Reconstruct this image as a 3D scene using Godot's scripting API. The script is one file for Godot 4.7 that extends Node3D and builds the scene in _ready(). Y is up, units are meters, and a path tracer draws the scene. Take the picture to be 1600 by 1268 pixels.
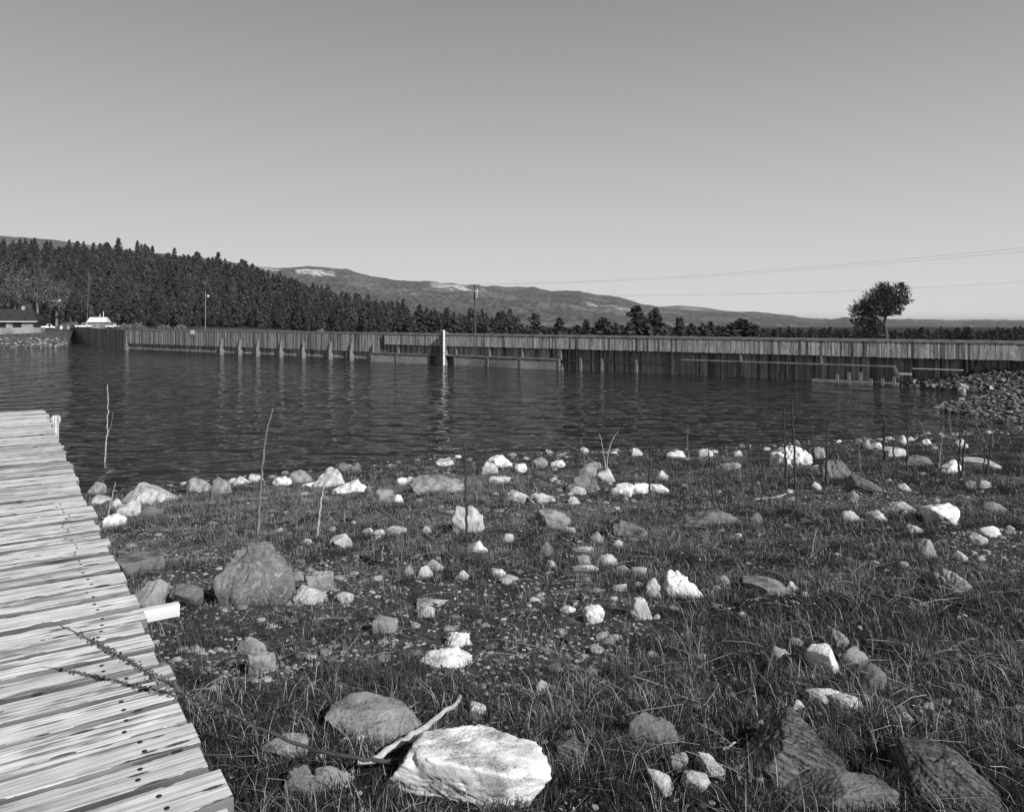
extends Node3D
# A drawn-down reservoir: plank dock and stony grass bank in front, timber dam across the water, forest hill and mountains behind.
# Black-and-white photograph, so every base colour is a neutral grey.

const FOCAL := 1180.0     # focal length in photograph pixels (1600 wide)
const HORIZON := 500.0
const EYE := 7.5          # camera height over the water, which lies at y = 0
var sun_dir := Vector3(0.625, 0.0, 0.78).normalized()   # horizontal direction towards the sun
var names := {}
var tex := {}
var mats := {}
var ico := {}
var rough := FastNoiseLite.new()
var rocks_at: Array = []
var landmarks: Array = []
var told := {}


class Shape:
	var v := PackedVector3Array()
	var n := PackedVector3Array()
	var uv := PackedVector2Array()
	var c := PackedColorArray()
	var ix := PackedInt32Array()
	var col := Color(1, 1, 1)
	func tri(a: Vector3, b: Vector3, d: Vector3, ua := Vector2.ZERO, ub := Vector2.ZERO, ud := Vector2.ZERO) -> void:
		var nn := (d - a).cross(b - a).normalized()
		var k := v.size()
		v.append(a); v.append(b); v.append(d)
		n.append(nn); n.append(nn); n.append(nn)
		uv.append(ua); uv.append(ub); uv.append(ud)
		c.append(col); c.append(col); c.append(col)
		ix.append(k); ix.append(k + 1); ix.append(k + 2)
	func quad(a: Vector3, b: Vector3, d: Vector3, e: Vector3, u0 := Vector2.ZERO, u1 := Vector2(1, 1)) -> void:
		var nn := (d - a).cross(b - a).normalized()
		var k := v.size()
		v.append(a); v.append(b); v.append(d); v.append(e)
		for i in 4:
			n.append(nn); c.append(col)
		uv.append(u0); uv.append(Vector2(u0.x, u1.y)); uv.append(u1); uv.append(Vector2(u1.x, u0.y))
		ix.append(k); ix.append(k + 1); ix.append(k + 2); ix.append(k); ix.append(k + 2); ix.append(k + 3)
	# box from corner o along three edge vectors (right-handed: ex x ey = ez direction)
	func slab(o: Vector3, ex: Vector3, ey: Vector3, ez: Vector3, u0 := Vector2.ZERO, u1 := Vector2(1, 1)) -> void:
		var p := [o, o + ex, o + ex + ey, o + ey, o + ez, o + ex + ez, o + ex + ey + ez, o + ey + ez]
		quad(p[4], p[7], p[6], p[5], u0, u1)
		quad(p[1], p[2], p[3], p[0], u0, u1)
		quad(p[5], p[6], p[2], p[1], u0, u1)
		quad(p[0], p[3], p[7], p[4], u0, u1)
		quad(p[7], p[3], p[2], p[6], u0, u1)
		quad(p[0], p[4], p[5], p[1], u0, u1)
	func box(a: Vector3, b: Vector3) -> void:
		slab(a, Vector3(b.x - a.x, 0, 0), Vector3(0, b.y - a.y, 0), Vector3(0, 0, b.z - a.z))
	func tube(pts: Array, rad: Array, sides := 6, vs := 1.0) -> void:
		var k := v.size()
		var m := pts.size()
		var run := 0.0
		var side := Vector3.ZERO
		for i in m:
			var dir: Vector3 = (pts[mini(i + 1, m - 1)] - pts[maxi(i - 1, 0)]).normalized()
			if i == 0:
				side = dir.cross(Vector3(0.31, 0.2, 0.93)).normalized()
			side = (side - dir * side.dot(dir)).normalized()
			var up := dir.cross(side)
			if i > 0:
				run += (pts[i] - pts[i - 1]).length()
			for s in sides + 1:
				var a := TAU * s / sides
				var o := side * cos(a) + up * sin(a)
				v.append(pts[i] + o * float(rad[i])); n.append(o); uv.append(Vector2(run * vs, float(s) / sides)); c.append(col)
		for i in m - 1:
			for s in sides:
				var a := k + i * (sides + 1) + s
				var b := a + sides + 1
				ix.append(a); ix.append(a + 1); ix.append(b)
				ix.append(a + 1); ix.append(b + 1); ix.append(b)
		for e in [0, m - 1]:
			var q := v.size()
			var dir2: Vector3 = (pts[1] - pts[0]).normalized() * -1.0 if e == 0 else (pts[m - 1] - pts[m - 2]).normalized()
			v.append(pts[e]); n.append(dir2); uv.append(Vector2(0, 0)); c.append(col)
			for s in sides + 1:
				v.append(v[k + e * (sides + 1) + s]); n.append(dir2); uv.append(Vector2(0, 0)); c.append(col)
			for s in sides:
				ix.append(q)
				ix.append(q + 1 + (s if e == 0 else s + 1))
				ix.append(q + 1 + (s + 1 if e == 0 else s))
	func mesh() -> ArrayMesh:
		for i in range(0, ix.size(), 3):      # front faces run clockwise, as their normals say
			if (v[ix[i + 2]] - v[ix[i]]).cross(v[ix[i + 1]] - v[ix[i]]).dot(n[ix[i]]) < 0.0:
				var w := ix[i + 1]
				ix[i + 1] = ix[i + 2]
				ix[i + 2] = w
		var a := []
		a.resize(Mesh.ARRAY_MAX)
		a[Mesh.ARRAY_VERTEX] = v
		a[Mesh.ARRAY_NORMAL] = n
		a[Mesh.ARRAY_TEX_UV] = uv
		a[Mesh.ARRAY_COLOR] = c
		a[Mesh.ARRAY_INDEX] = ix
		var m := ArrayMesh.new()
		m.add_surface_from_arrays(Mesh.PRIMITIVE_TRIANGLES, a)
		return m


func grey(l: float) -> Color:
	return Color(l, l, l).linear_to_srgb()

func numbered(called: String) -> String:
	var k: int = names.get(called, 0)
	names[called] = k + 1
	return called if k == 0 else "%s_%03d" % [called, k]

func tag(o: Node, label := "", category := "", group := "", kind := "") -> Node:
	if label: o.set_meta("label", label)
	if category: o.set_meta("category", category)
	if group: o.set_meta("group", group)
	if kind: o.set_meta("kind", kind)
	return o

func thing(called: String, label: String, category: String, at := Vector3.ZERO, turn := 0.0, group := "") -> Node3D:
	var o := Node3D.new()
	o.name = numbered(called)
	add_child(o)
	o.position = at
	o.rotation.y = turn
	tag(o, label, category, group)
	return o

func part(called: String, m: Mesh, mat: Material, parent: Node, at := Vector3.ZERO) -> MeshInstance3D:
	var o := MeshInstance3D.new()
	o.name = called
	o.mesh = m
	o.material_override = mat
	o.position = at
	parent.add_child(o, true)
	return o

func single(called: String, m: Mesh, mat: Material, label: String, category: String, at := Vector3.ZERO, group := "") -> MeshInstance3D:
	var o := part(numbered(called), m, mat, self, at)
	tag(o, label, category, group)
	return o

func struct(called: String, m: Mesh, mat: Material, label := "") -> MeshInstance3D:
	var o := part(numbered(called), m, mat, self)
	tag(o, label, "", "", "structure")
	return o

func scatter(called: String, m: Mesh, mat: Material, places: Array, tints: Array, label: String, category: String) -> void:
	var mm := MultiMesh.new()
	mm.transform_format = MultiMesh.TRANSFORM_3D
	mm.use_colors = true
	mm.mesh = m
	mm.instance_count = places.size()
	for i in places.size():
		mm.set_instance_transform(i, places[i])
		mm.set_instance_color(i, tints[i])
	var o := MultiMeshInstance3D.new()
	o.name = numbered(called)
	o.multimesh = mm
	o.material_override = mat
	add_child(o)
	tag(o, label, category, "", "stuff")


# ---------- places ----------
func px(x: float, y: float, d: float) -> Vector3:
	return Vector3((x - 800.0) / FOCAL * d, EYE - (y - HORIZON) / FOCAL * d, -d)

func table(xs: Array, ys: Array, x: float) -> float:
	if x <= xs[0]: return ys[0]
	for i in range(1, xs.size()):
		if x <= xs[i]:
			var f: float = (x - xs[i - 1]) / (xs[i] - xs[i - 1])
			return lerpf(ys[i - 1], ys[i], f)
	return ys[-1]

func shore_depth(u: float) -> float:
	var x := 800.0 + u * FOCAL
	var y := table([-500.0, 150.0, 280.0, 400.0, 520.0, 640.0, 760.0, 900.0, 1050.0, 1200.0, 1400.0, 1553.0, 1800.0], [780.0, 770.0, 757.0, 745.0, 731.0, 720.0, 711.0, 706.0, 702.0, 695.0, 683.0, 672.0, 662.0], x)
	return FOCAL * EYE / (y - HORIZON)

func smooth_ground(x: float, z: float) -> float:
	var d := -z
	var u := clampf(x / maxf(d, 2.9), -1.2, 1.2)
	return maxf(5.7 - 5.7 / (shore_depth(u) - 2.9) * maxf(d - 2.9, 0.0), -1.2)

func ground(x: float, z: float) -> float:
	var g := smooth_ground(x, z)
	var a := clampf((-z) / 12.0, 0.35, 1.0)
	return g + a * (0.10 * rough.get_noise_2d(x * 6.0, z * 6.0) + 0.035 * rough.get_noise_2d(x * 30.0 + 70.0, z * 30.0)) + 0.012 * rough.get_noise_2d(x * 130.0, z * 130.0 + 40.0)

# depth at which the line of sight through a photograph pixel meets the near bank
func bank_depth(x: float, y: float) -> float:
	var u := (x - 800.0) / FOCAL
	var lo := 1.5
	var hi := 75.0
	for i in 34:
		var m := (lo + hi) / 2.0
		if EYE - (y - HORIZON) / FOCAL * m > smooth_ground(u * m, -m): lo = m
		else: hi = m
	return lo

func on_bank(x: float, y: float) -> Vector3:
	var d := bank_depth(x, y)
	var p := px(x, y, d)
	p.y = ground(p.x, p.z)
	return p


# ---------- textures and materials ----------
func noise(sd: int, freq: float, octaves := 4, kind := FastNoiseLite.TYPE_SIMPLEX_SMOOTH, ridged := false) -> FastNoiseLite:
	var f := FastNoiseLite.new()
	f.seed = sd
	f.frequency = freq
	f.noise_type = kind
	f.fractal_type = FastNoiseLite.FRACTAL_RIDGED if ridged else FastNoiseLite.FRACTAL_FBM
	f.fractal_octaves = octaves
	return f

func field(sd: int, freq: float, w: int, h: int, octaves := 4, ridged := false) -> PackedByteArray:
	var im := noise(sd, freq, octaves, FastNoiseLite.TYPE_SIMPLEX_SMOOTH, ridged).get_seamless_image(w, h)
	im.convert(Image.FORMAT_L8)
	return im.get_data()

func stretched(sd: int, freq: float, w: int, h: int, by: int, octaves := 3, ridged := false) -> PackedByteArray:
	var im := noise(sd, freq, octaves, FastNoiseLite.TYPE_SIMPLEX_SMOOTH, ridged).get_seamless_image(w / by, h)
	im.convert(Image.FORMAT_L8)
	im.resize(w, h, Image.INTERPOLATE_CUBIC)
	return im.get_data()

func picture(data: PackedByteArray, w: int, h: int) -> ImageTexture:
	return ImageTexture.create_from_image(Image.create_from_data(w, h, false, Image.FORMAT_L8, data))

func mix_fields(w: int, h: int, f: Callable) -> PackedByteArray:
	var out := PackedByteArray()
	out.resize(w * h)
	for i in w * h:
		out[i] = clampi(int(f.call(i)), 0, 255)
	return out

func srgb8(l: float) -> float:
	return 255.0 * (1.055 * pow(maxf(l, 0.0), 1.0 / 2.4) - 0.055 if l > 0.0031 else 12.92 * l)

func material(called: String, l: float, roughness := 0.9, t: Texture2D = null, bump: Texture2D = null, bump_cm := 1.0, scale := Vector3.ZERO, world := false, vcol := false) -> StandardMaterial3D:
	var m := StandardMaterial3D.new()
	m.resource_name = called
	m.albedo_color = grey(l)
	m.roughness = roughness
	m.metallic_specular = 0.25
	m.vertex_color_use_as_albedo = vcol
	m.cull_mode = BaseMaterial3D.CULL_DISABLED
	if t: m.albedo_texture = t
	if bump:
		m.heightmap_enabled = true
		m.heightmap_texture = bump
		m.heightmap_scale = bump_cm
	if scale != Vector3.ZERO:
		m.uv1_triplanar = true
		m.uv1_world_triplanar = world
		m.uv1_scale = scale
	mats[called] = m
	return m

func make_textures() -> void:
	var s := 512
	var a := field(11, 0.006, s, s, 5)
	var b := field(12, 0.09, s, s, 3)
	var v := field(13, 0.008, s, s, 3, true)
	# granite: blotches, speckles, a few dark lichen spots
	tex.granite = picture(mix_fields(s, s, func(i): return srgb8(clampf(0.72 + (a[i] - 128.0) / 230.0 + (b[i] - 128.0) / 520.0 - (0.3 if b[i] < 60 and a[i] < 110 else 0.0) - (0.25 if v[i] > 244 else 0.0), 0.08, 0.98))), s, s)
	# schist with pale quartz veins
	tex.veined = picture(mix_fields(s, s, func(i): return srgb8(clampf(0.42 + (a[i] - 128.0) / 420.0 + (b[i] - 128.0) / 500.0 + (0.55 if v[i] > 214 and a[(i + s * 100) % (s * s)] > 116 else 0.0), 0.1, 1.0))), s, s)
	tex.rock_relief = picture(mix_fields(s, s, func(i): return 0.62 * a[i] + 0.14 * b[i] + 0.24 * (255 - v[i])), s, s)
	var l := stretched(14, 0.10, s, s, 10, 4)
	tex.bedding = picture(mix_fields(s, s, func(i): return srgb8(clampf(0.42 + (l[i] - 128.0) / 260.0 + (b[i] - 128.0) / 600.0, 0.08, 0.95))), s, s)
	tex.bedding_relief = picture(mix_fields(s, s, func(i): return 0.8 * l[i] + 0.2 * b[i]), s, s)
	# soil: crumbs and litter
	var e := field(15, 0.02, 1024, 1024, 5)
	var f := field(16, 0.16, 1024, 1024, 3)
	tex.soil = picture(mix_fields(1024, 1024, func(i): return srgb8(clampf(0.5 + (e[i] - 128.0) / 260.0 + (f[i] - 128.0) / 150.0, 0.08, 1.0))), 1024, 1024)
	tex.soil_relief = picture(mix_fields(1024, 1024, func(i): return 0.5 * e[i] + 0.5 * f[i]), 1024, 1024)
	# dock planks: worn white paint over grey wood, cracks along the grain; u runs along the plank
	var w := 1024
	var h := 1024
	var g1 := stretched(21, 0.012, w, h, 8, 4)
	var g2 := stretched(22, 0.055, w, h, 14, 3)
	var g3 := stretched(23, 0.035, w, h, 16, 3, true)
	var g4 := field(24, 0.012, w, h, 4)
	var plank := mix_fields(w, h, func(i):
		var worn: float = (g1[i] - 128.0) * 1.0 + (g4[i] - 128.0) * 0.4 + (g2[i] - 128.0) * 0.45
		var val := 0.68 + (g2[i] - 128.0) / 520.0 + (g4[i] - 128.0) / 900.0
		if worn < -30.0: val = lerpf(val, 0.32 + (g2[i] - 128.0) / 600.0, clampf((-30.0 - worn) / 40.0, 0.0, 1.0))
		if g3[i] > 238 and g4[i] < 140: val *= 0.4
		# eight boards lie side by side in this texture; along each board's edges the paint has flaked off, and the dark of the shaded gaps is painted in too
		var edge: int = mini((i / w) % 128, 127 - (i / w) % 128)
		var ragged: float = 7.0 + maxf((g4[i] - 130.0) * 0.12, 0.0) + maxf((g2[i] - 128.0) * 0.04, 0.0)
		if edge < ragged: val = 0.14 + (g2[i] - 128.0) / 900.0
		return srgb8(val))
	tex.plank_relief = picture(mix_fields(w, h, func(i): return 0.6 * g2[i] + 0.25 * g1[i] + (0 if g3[i] > 238 and g4[i] < 140 else 38)), w, h)
	# knots with dark rings, and fine splits running in from them
	var kn := Image.create_from_data(w, h, false, Image.FORMAT_L8, plank)
	var kr := RandomNumberGenerator.new()
	kr.seed = 8
	for n in 55:
		var cx := kr.randi_range(40, w - 40)
		var cy := kr.randi_range(10, h - 10)
		var ra := kr.randf_range(2.5, 6.0)
		for dx in range(-30, 31):
			for dy in range(-9, 10):
				var q := sqrt(pow(dx / 2.4, 2) + dy * dy) / ra
				if q < 1.25:
					var old := kn.get_pixel(cx + dx, posmod(cy + dy, h)).r
					var l2 := old * (0.42 + 0.2 * sin(q * 11.0)) if q < 1.0 else old * 0.72
					kn.set_pixel(cx + dx, posmod(cy + dy, h), Color(l2, l2, l2))
		for dx in kr.randi_range(30, 150):
			kn.set_pixel(posmod(cx + dx, w), posmod(cy + int(sin(dx * 0.05) * 2.0), h), Color(0.2, 0.2, 0.2))
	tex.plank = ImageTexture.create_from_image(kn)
	# weathered dam boards: u runs up the board
	tex.board = picture(mix_fields(w, h, func(i): return srgb8(clampf(0.60 + (g1[i] - 128.0) / 330.0 + (g2[i] - 128.0) / 480.0 - (0.25 if g3[i] > 245 else 0.0), 0.06, 1.0))), w, h)
	# bark, straw and far forest mottling
	tex.bark = picture(mix_fields(s, s, func(i): return srgb8(clampf(0.55 + (l[i] - 128.0) / 260.0 - (0.35 if l[i] < 80 else 0.0), 0.06, 1.0))), s, s)
	var fo := field(31, 0.015, 1024, 1024, 5)
	var fp := field(32, 0.11, 1024, 1024, 3)
	tex.forest = picture(mix_fields(1024, 1024, func(i): return srgb8(clampf(0.5 + (fo[i] - 128.0) / 170.0 + (fp[i] - 128.0) / 150.0, 0.12, 1.0))), 1024, 1024)
	tex.forest_relief = picture(mix_fields(1024, 1024, func(i): return 0.3 * fo[i] + 0.7 * fp[i]), 1024, 1024)
	# ripples
	var q := 2048
	var r1 := noise(41, 0.010, 3).get_seamless_image(q, q)
	r1.convert(Image.FORMAT_RGBA8)
	r1.bump_map_to_normal_map(30.0)
	tex.ripple = ImageTexture.create_from_image(r1)
	material("granite_white", 0.95, 0.85, tex.granite, tex.rock_relief, 1.0, Vector3.ONE * 1.6)
	material("granite_pale", 0.62, 0.85, tex.granite, tex.rock_relief, 1.0, Vector3.ONE * 1.4)
	material("granite_grey", 0.36, 0.9, tex.granite, tex.rock_relief, 1.5, Vector3.ONE * 1.2)
	material("stone_dark", 0.22, 0.85, tex.granite, tex.rock_relief, 2.5, Vector3.ONE * 1.2)
	material("stone_veined", 0.40, 0.8, tex.veined, tex.rock_relief, 3.0, Vector3.ONE * 0.9)
	material("stone_bedded", 0.22, 0.85, tex.bedding, tex.bedding_relief, 1.6, Vector3.ONE * 1.3)
	material("soil", 1.0, 1.0, tex.soil, tex.soil_relief, 3.0, Vector3.ONE * 0.7, true, true)
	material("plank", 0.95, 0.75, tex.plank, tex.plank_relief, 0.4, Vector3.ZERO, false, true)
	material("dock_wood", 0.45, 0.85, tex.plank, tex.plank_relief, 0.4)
	material("board", 1.0, 0.85, tex.board, null, 1.0, Vector3.ZERO, false, true)
	material("dam_timber", 0.30, 0.85, tex.board)
	material("concrete", 0.36, 0.9, tex.granite, null, 1.0, Vector3.ONE * 0.04, true)
	material("white_paint", 0.72, 0.6)
	material("nail", 0.03, 0.6)
	material("stalk_dark", 0.10, 0.9, tex.bark)
	material("stalk_light", 0.75, 0.9, tex.bark)
	material("weed", 0.12, 0.9, tex.bark)
	material("stalk_mid", 0.34, 0.9, tex.bark)
	material("pale_bark", 0.9, 0.85, tex.bark)
	material("grass", 1.0, 0.8, null, null, 1.0, Vector3.ZERO, false, true).backlight = grey(0.15)
	material("needles", 0.95, 0.9, null, null, 1.0, Vector3.ZERO, false, true)
	material("needles_light", 1.0, 0.9, null, null, 1.0, Vector3.ZERO, false, true)
	material("needles_dark", 0.7, 0.9, null, null, 1.0, Vector3.ZERO, false, true)
	material("leaves", 1.0, 0.85, null, null, 1.0, Vector3.ZERO, false, true).backlight = grey(0.1)
	material("stones", 1.0, 0.9, tex.granite, null, 1.0, Vector3.ONE * 0.9, false, true)
	material("valley", 1.0, 1.0, tex.forest, tex.forest_relief, 20.0, Vector3.ONE * 0.05, true, true)
	material("mountain", 1.0, 1.0, tex.forest, null, 1.0, Vector3.ONE * 0.0032, true, true)
	material("trunk", 0.10, 0.95, tex.bark)
	material("wire", 0.03, 0.7)
	material("pole", 0.16, 0.9, tex.bark)
	material("roof_shingle", 0.07, 0.9, tex.bark)
	material("metal_roof", 0.62, 0.5)
	material("dark_paint", 0.04, 0.4)
	material("grey_paint", 0.25, 0.7)
	material("glass", 0.02, 0.05)
	material("tyre", 0.02, 0.9)
	var m := material("water", 0.02, 0.06)
	m.metallic_specular = 0.5
	m.uv1_triplanar = true
	m.uv1_world_triplanar = true
	m.uv1_scale = Vector3(1.0 / 130.0, 1.0 / 50.0, 1.0 / 62.0)
	m.normal_enabled = true
	m.normal_texture = tex.ripple
	m.normal_scale = 2.5


# ---------- rocks ----------
func sphere(level: int) -> Array:
	if ico.has(level): return ico[level]
	var v := PackedVector3Array()
	var f := PackedInt32Array()
	if level == 0:
		var t := (1.0 + sqrt(5.0)) / 2.0
		for p in [Vector3(-1, t, 0), Vector3(1, t, 0), Vector3(-1, -t, 0), Vector3(1, -t, 0), Vector3(0, -1, t), Vector3(0, 1, t), Vector3(0, -1, -t), Vector3(0, 1, -t), Vector3(t, 0, -1), Vector3(t, 0, 1), Vector3(-t, 0, -1), Vector3(-t, 0, 1)]:
			v.append(p.normalized())
		f = PackedInt32Array([0, 5, 11, 0, 1, 5, 0, 7, 1, 0, 10, 7, 0, 11, 10, 1, 9, 5, 5, 4, 11, 11, 2, 10, 10, 6, 7, 7, 8, 1, 3, 4, 9, 3, 2, 4, 3, 6, 2, 3, 8, 6, 3, 9, 8, 4, 5, 9, 2, 11, 4, 6, 10, 2, 8, 7, 6, 9, 1, 8])
	else:
		var below := sphere(level - 1)
		v = below[0].duplicate()
		var g: PackedInt32Array = below[1]
		var mid := {}
		for i in range(0, g.size(), 3):
			var c := [g[i], g[i + 1], g[i + 2]]
			var m := []
			for k in 3:
				var a: int = mini(c[k], c[(k + 1) % 3])
				var b: int = maxi(c[k], c[(k + 1) % 3])
				var key := a * 100000 + b
				if not mid.has(key):
					mid[key] = v.size()
					v.append(((v[a] + v[b]) / 2.0).normalized())
				m.append(mid[key])
			for q in [c[0], m[0], m[2], c[1], m[1], m[0], c[2], m[2], m[1], m[0], m[1], m[2]]:
				f.append(q)
	ico[level] = [v, f]
	return ico[level]

# style: r rounded, a angular, b bedded, w wedge, f flat-topped, j jagged
func rock_mesh(sd: int, level: int, style: String, size: Vector3) -> ArrayMesh:
	var rng := RandomNumberGenerator.new()
	rng.seed = sd * 7919 + 17
	var base := sphere(level)
	var v: PackedVector3Array = base[0]
	var f: PackedInt32Array = base[1]
	var nz := noise(sd + 100, 0.9, 3)
	var planes := []
	var count: int = {"r": 12, "a": 14, "b": 11, "w": 9, "f": 13, "j": 15}[style]
	for i in count:
		var m := Vector3(rng.randfn(), rng.randfn() * 0.8, rng.randfn()).normalized()
		planes.append([m, rng.randf_range(0.58, 0.9) if style == "r" else rng.randf_range(0.36, 0.74)])
	if style == "f": planes.append([Vector3(rng.randf_range(-0.15, 0.15), 1, rng.randf_range(-0.1, 0.25)).normalized(), 0.55])
	if style == "b": planes.append([Vector3(rng.randf_range(0.1, 0.4), 1, rng.randf_range(0.1, 0.4)).normalized(), 0.6])
	if style == "w":
		planes.append([Vector3(-0.8, 0.55, rng.randf_range(-0.2, 0.3)).normalized(), rng.randf_range(0.48, 0.62)])
		planes.append([Vector3(0.55, 0.8, rng.randf_range(-0.2, 0.4)).normalized(), rng.randf_range(0.52, 0.68)])
	var bed := Vector3(0.5, 0.75, -0.35).normalized()
	var off := Vector3(rng.randf() * 50.0, rng.randf() * 50.0, 0)
	var out := PackedVector3Array()
	out.resize(v.size())
	var lo := Vector3.ONE * 9.0
	var hi := Vector3.ONE * -9.0
	for i in v.size():
		var d := v[i]
		var r := 1.0 + 0.28 * nz.get_noise_3dv(d * 1.1 + off)
		for p in planes:
			var k: float = d.dot(p[0])
			if k > 0.02:
				var cut: float = p[1] / k
				if cut < r: r = lerpf(cut, r, 0.03)
		r += {"r": 0.08, "f": 0.03, "b": 0.03}.get(style, 0.10) * nz.get_noise_3dv(d * 2.6 + off) + (0.008 if style == "b" else 0.014 if style == "f" else 0.035) * nz.get_noise_3dv(d * 7.0 + off) - (0.022 if style == "f" else 0.06) * smoothstep(0.72, 0.95, 1.0 - absf(nz.get_noise_3dv(d * 1.7 + off * 2.0)) * 3.0)
		if style == "b":
			var q := d.dot(bed) * 4.6 + 0.18 * nz.get_noise_3dv(d * 1.2)
			var saw := q - floorf(q)
			r += 0.045 * (smoothstep(0.0, 0.6, saw) - smoothstep(0.6, 1.0, saw)) - 0.02 + 0.05 * nz.get_noise_2d(floorf(q) * 7.0, off.x) 
		if style == "j": r += 0.10 * absf(nz.get_noise_3dv(d * 4.5 + off))
		var o := d * r
		out[i] = o
		lo = lo.min(o)
		hi = hi.max(o)
	var nn := PackedVector3Array()
	nn.resize(v.size())
	for i in v.size():
		var q := (out[i] - lo) / (hi - lo) * 2.0 - Vector3.ONE
		out[i] = q * size
	for i in range(0, f.size(), 3):
		var n := (out[f[i + 2]] - out[f[i]]).cross(out[f[i + 1]] - out[f[i]])
		nn[f[i]] += n; nn[f[i + 1]] += n; nn[f[i + 2]] += n
	for i in nn.size(): nn[i] = nn[i].normalized()
	var a := []
	a.resize(Mesh.ARRAY_MAX)
	a[Mesh.ARRAY_VERTEX] = out
	a[Mesh.ARRAY_NORMAL] = nn
	a[Mesh.ARRAY_INDEX] = f
	var am := ArrayMesh.new()
	am.add_surface_from_arrays(Mesh.PRIMITIVE_TRIANGLES, a)
	return am

# a rock that fills the photograph's box x0..x1, top..foot where it stands on the bank
func rock(r: Array, sd: int) -> void:
	var x0: float = r[0]; var x1: float = r[1]; var top: float = r[2]; var foot: float = r[3]
	var style: String = r[4]
	var called: String = "stone" if x1 - x0 < 34.0 else "boulder" if x1 - x0 > 80.0 else "rock"
	var d0 := bank_depth((x0 + x1) / 2.0, foot)
	var wide := (x1 - x0) / FOCAL * d0
	var seen := (foot - top) / FOCAL * d0
	var al := atan((foot - HORIZON) / FOCAL)
	var c := wide * (0.36 if style != "f" else 0.45)
	if int(r[5]) == 5: c = wide * 0.62      # the bedded slabs lie flat and run back
	c = minf(c, seen / maxf(sin(al), 0.1) * 0.42)
	var b := 0.02
	for i in 60:
		var vis := 0.14 * b * cos(al) + sqrt(pow(b * cos(al), 2) + pow(c * sin(al), 2)) + c * 0.75 * sin(al)
		if vis >= seen: break
		b += seen * 0.02
	b = clampf(b, wide * 0.12, wide * (0.5 if style == "w" else 0.72))
	var d := d0 + c * 0.75
	var p := px((x0 + x1) / 2.0, foot, d)
	p.y = ground(p.x, p.z) + 0.0
	var g0 := smooth_ground(p.x, -d0 * 1.0)
	p.y = maxf(p.y, g0 - c * 0.2) + b * (-0.22 if int(r[5]) == 5 else 0.1)
	var wpx := x1 - x0
	var level := 5 if wpx > 150.0 else 4 if wpx > 44.0 else 3 if wpx > 14.0 else 2
	var o := single(called, rock_mesh(sd, level, style, Vector3(wide / 2.0, b, c)), mats[["granite_white", "granite_pale", "granite_grey", "stone_dark", "stone_veined", "stone_bedded"][int(r[5])]], r[6], "rock", p, r[7] if r.size() > 7 else "")
	o.rotation = Vector3(0, -atan2(p.x, d), -0.38 if int(r[5]) == 5 else 0.0)
	rocks_at.append([p.x, p.z, wide / 2.0, c])

# a label for a small stone: its tone and where it lies from the nearest rock that has a name of its own
func beside(x: float, y: float, tone: int) -> String:
	var word: String = ["white", "pale", "grey", "dark"][tone]
	var order := landmarks.duplicate()
	order.sort_custom(func(a, b): return pow(a[0] - x, 2) + pow((a[1] - y) * 1.6, 2) < pow(b[0] - x, 2) + pow((b[1] - y) * 1.6, 2))
	for far in 12:
		var m: Array = order[far]
		var dx: float = x - m[0]
		var dy: float = y - m[1]
		var rel := "behind" if dy < 0.0 else "in front of"
		if absf(dx) > absf(dy) * 1.3: rel = "left of" if dx < 0.0 else "right of"
		for size in ["small %s stone", "little %s pebble-like stone"]:
			var said: String = (size % word) + " " + rel + " the " + m[2]
			if not told.has(said) and said.split(" ").size() <= 16:
				told[said] = true
				return said
	return "small loose stone half sunk in the bank's grass"

# ---------- the dam's line ----------
const BEND := Vector3(-96.4, 0, -188.0)
const ALONG := Vector3(0.815, 0, 0.579)
const OUT := Vector3(-0.579, 0, 0.815)
const LEFT_END := Vector3(-147.4, 0, -252.0)

func dam_t(x: float) -> float:     # metres along the dam from its bend to what stands at photograph column x
	var u := (x - 800.0) / FOCAL
	return (188.0 * u + 96.4) / (0.815 + 0.579 * u)

func dam_at(t: float, y: float, n: float) -> Vector3:
	return BEND + ALONG * t + OUT * n + Vector3(0, y, 0)

func dam_depth(u: float) -> float:
	if u >= -0.5128: return 188.0 - 0.579 * (188.0 * u + 96.4) / (0.815 + 0.579 * u)
	if u >= -0.585:
		# where the ray meets the line between the bend and the left end
		var t := (96.4 + u * 188.0) / (u * (188.0 - 252.0) + 96.4 - 147.4)
		return lerpf(188.0, 252.0, clampf(t, 0.0, 1.0))
	return 209.0

func far_ground(x: float, z: float) -> float:
	var d := -z
	var u := x / d
	var h := lerpf(4.9, -2.0, smoothstep(-95.0, -15.0, x))
	if u < -0.585: h = lerpf(-0.6, 4.9, smoothstep(209.0, 246.0, d) * 0.85 + 0.15 * smoothstep(208.0, 214.0, d))
	var ridge := EYE + (HORIZON - table([-700.0, 40.0, 200.0, 300.0, 430.0, 520.0, 610.0, 700.0, 800.0], [400.0, 408.0, 414.0, 426.0, 452.0, 488.0, 506.0, 516.0, 524.0], 800.0 + u * FOCAL)) / FOCAL * 430.0
	var f := smoothstep(262.0, 440.0, d) * (1.0 - 0.7 * smoothstep(470.0, 800.0, d))
	h = lerpf(h, maxf(ridge, h), f)
	h += rough.get_noise_2d(x * 0.6, z * 0.6) * 3.5 * smoothstep(265.0, 330.0, d) * f
	if d > 900.0: h = lerpf(h, -6.0, smoothstep(900.0, 1500.0, d))
	return h

func cove_edge(d: float) -> float:
	return table([40.0, 52.0, 56.0, 61.0, 65.0, 69.0, 72.5, 77.6, 83.5, 100.0], [46.0, 40.5, 37.0, 36.3, 36.6, 40.8, 46.5, 50.0, 46.6, 44.5], d)

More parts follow.
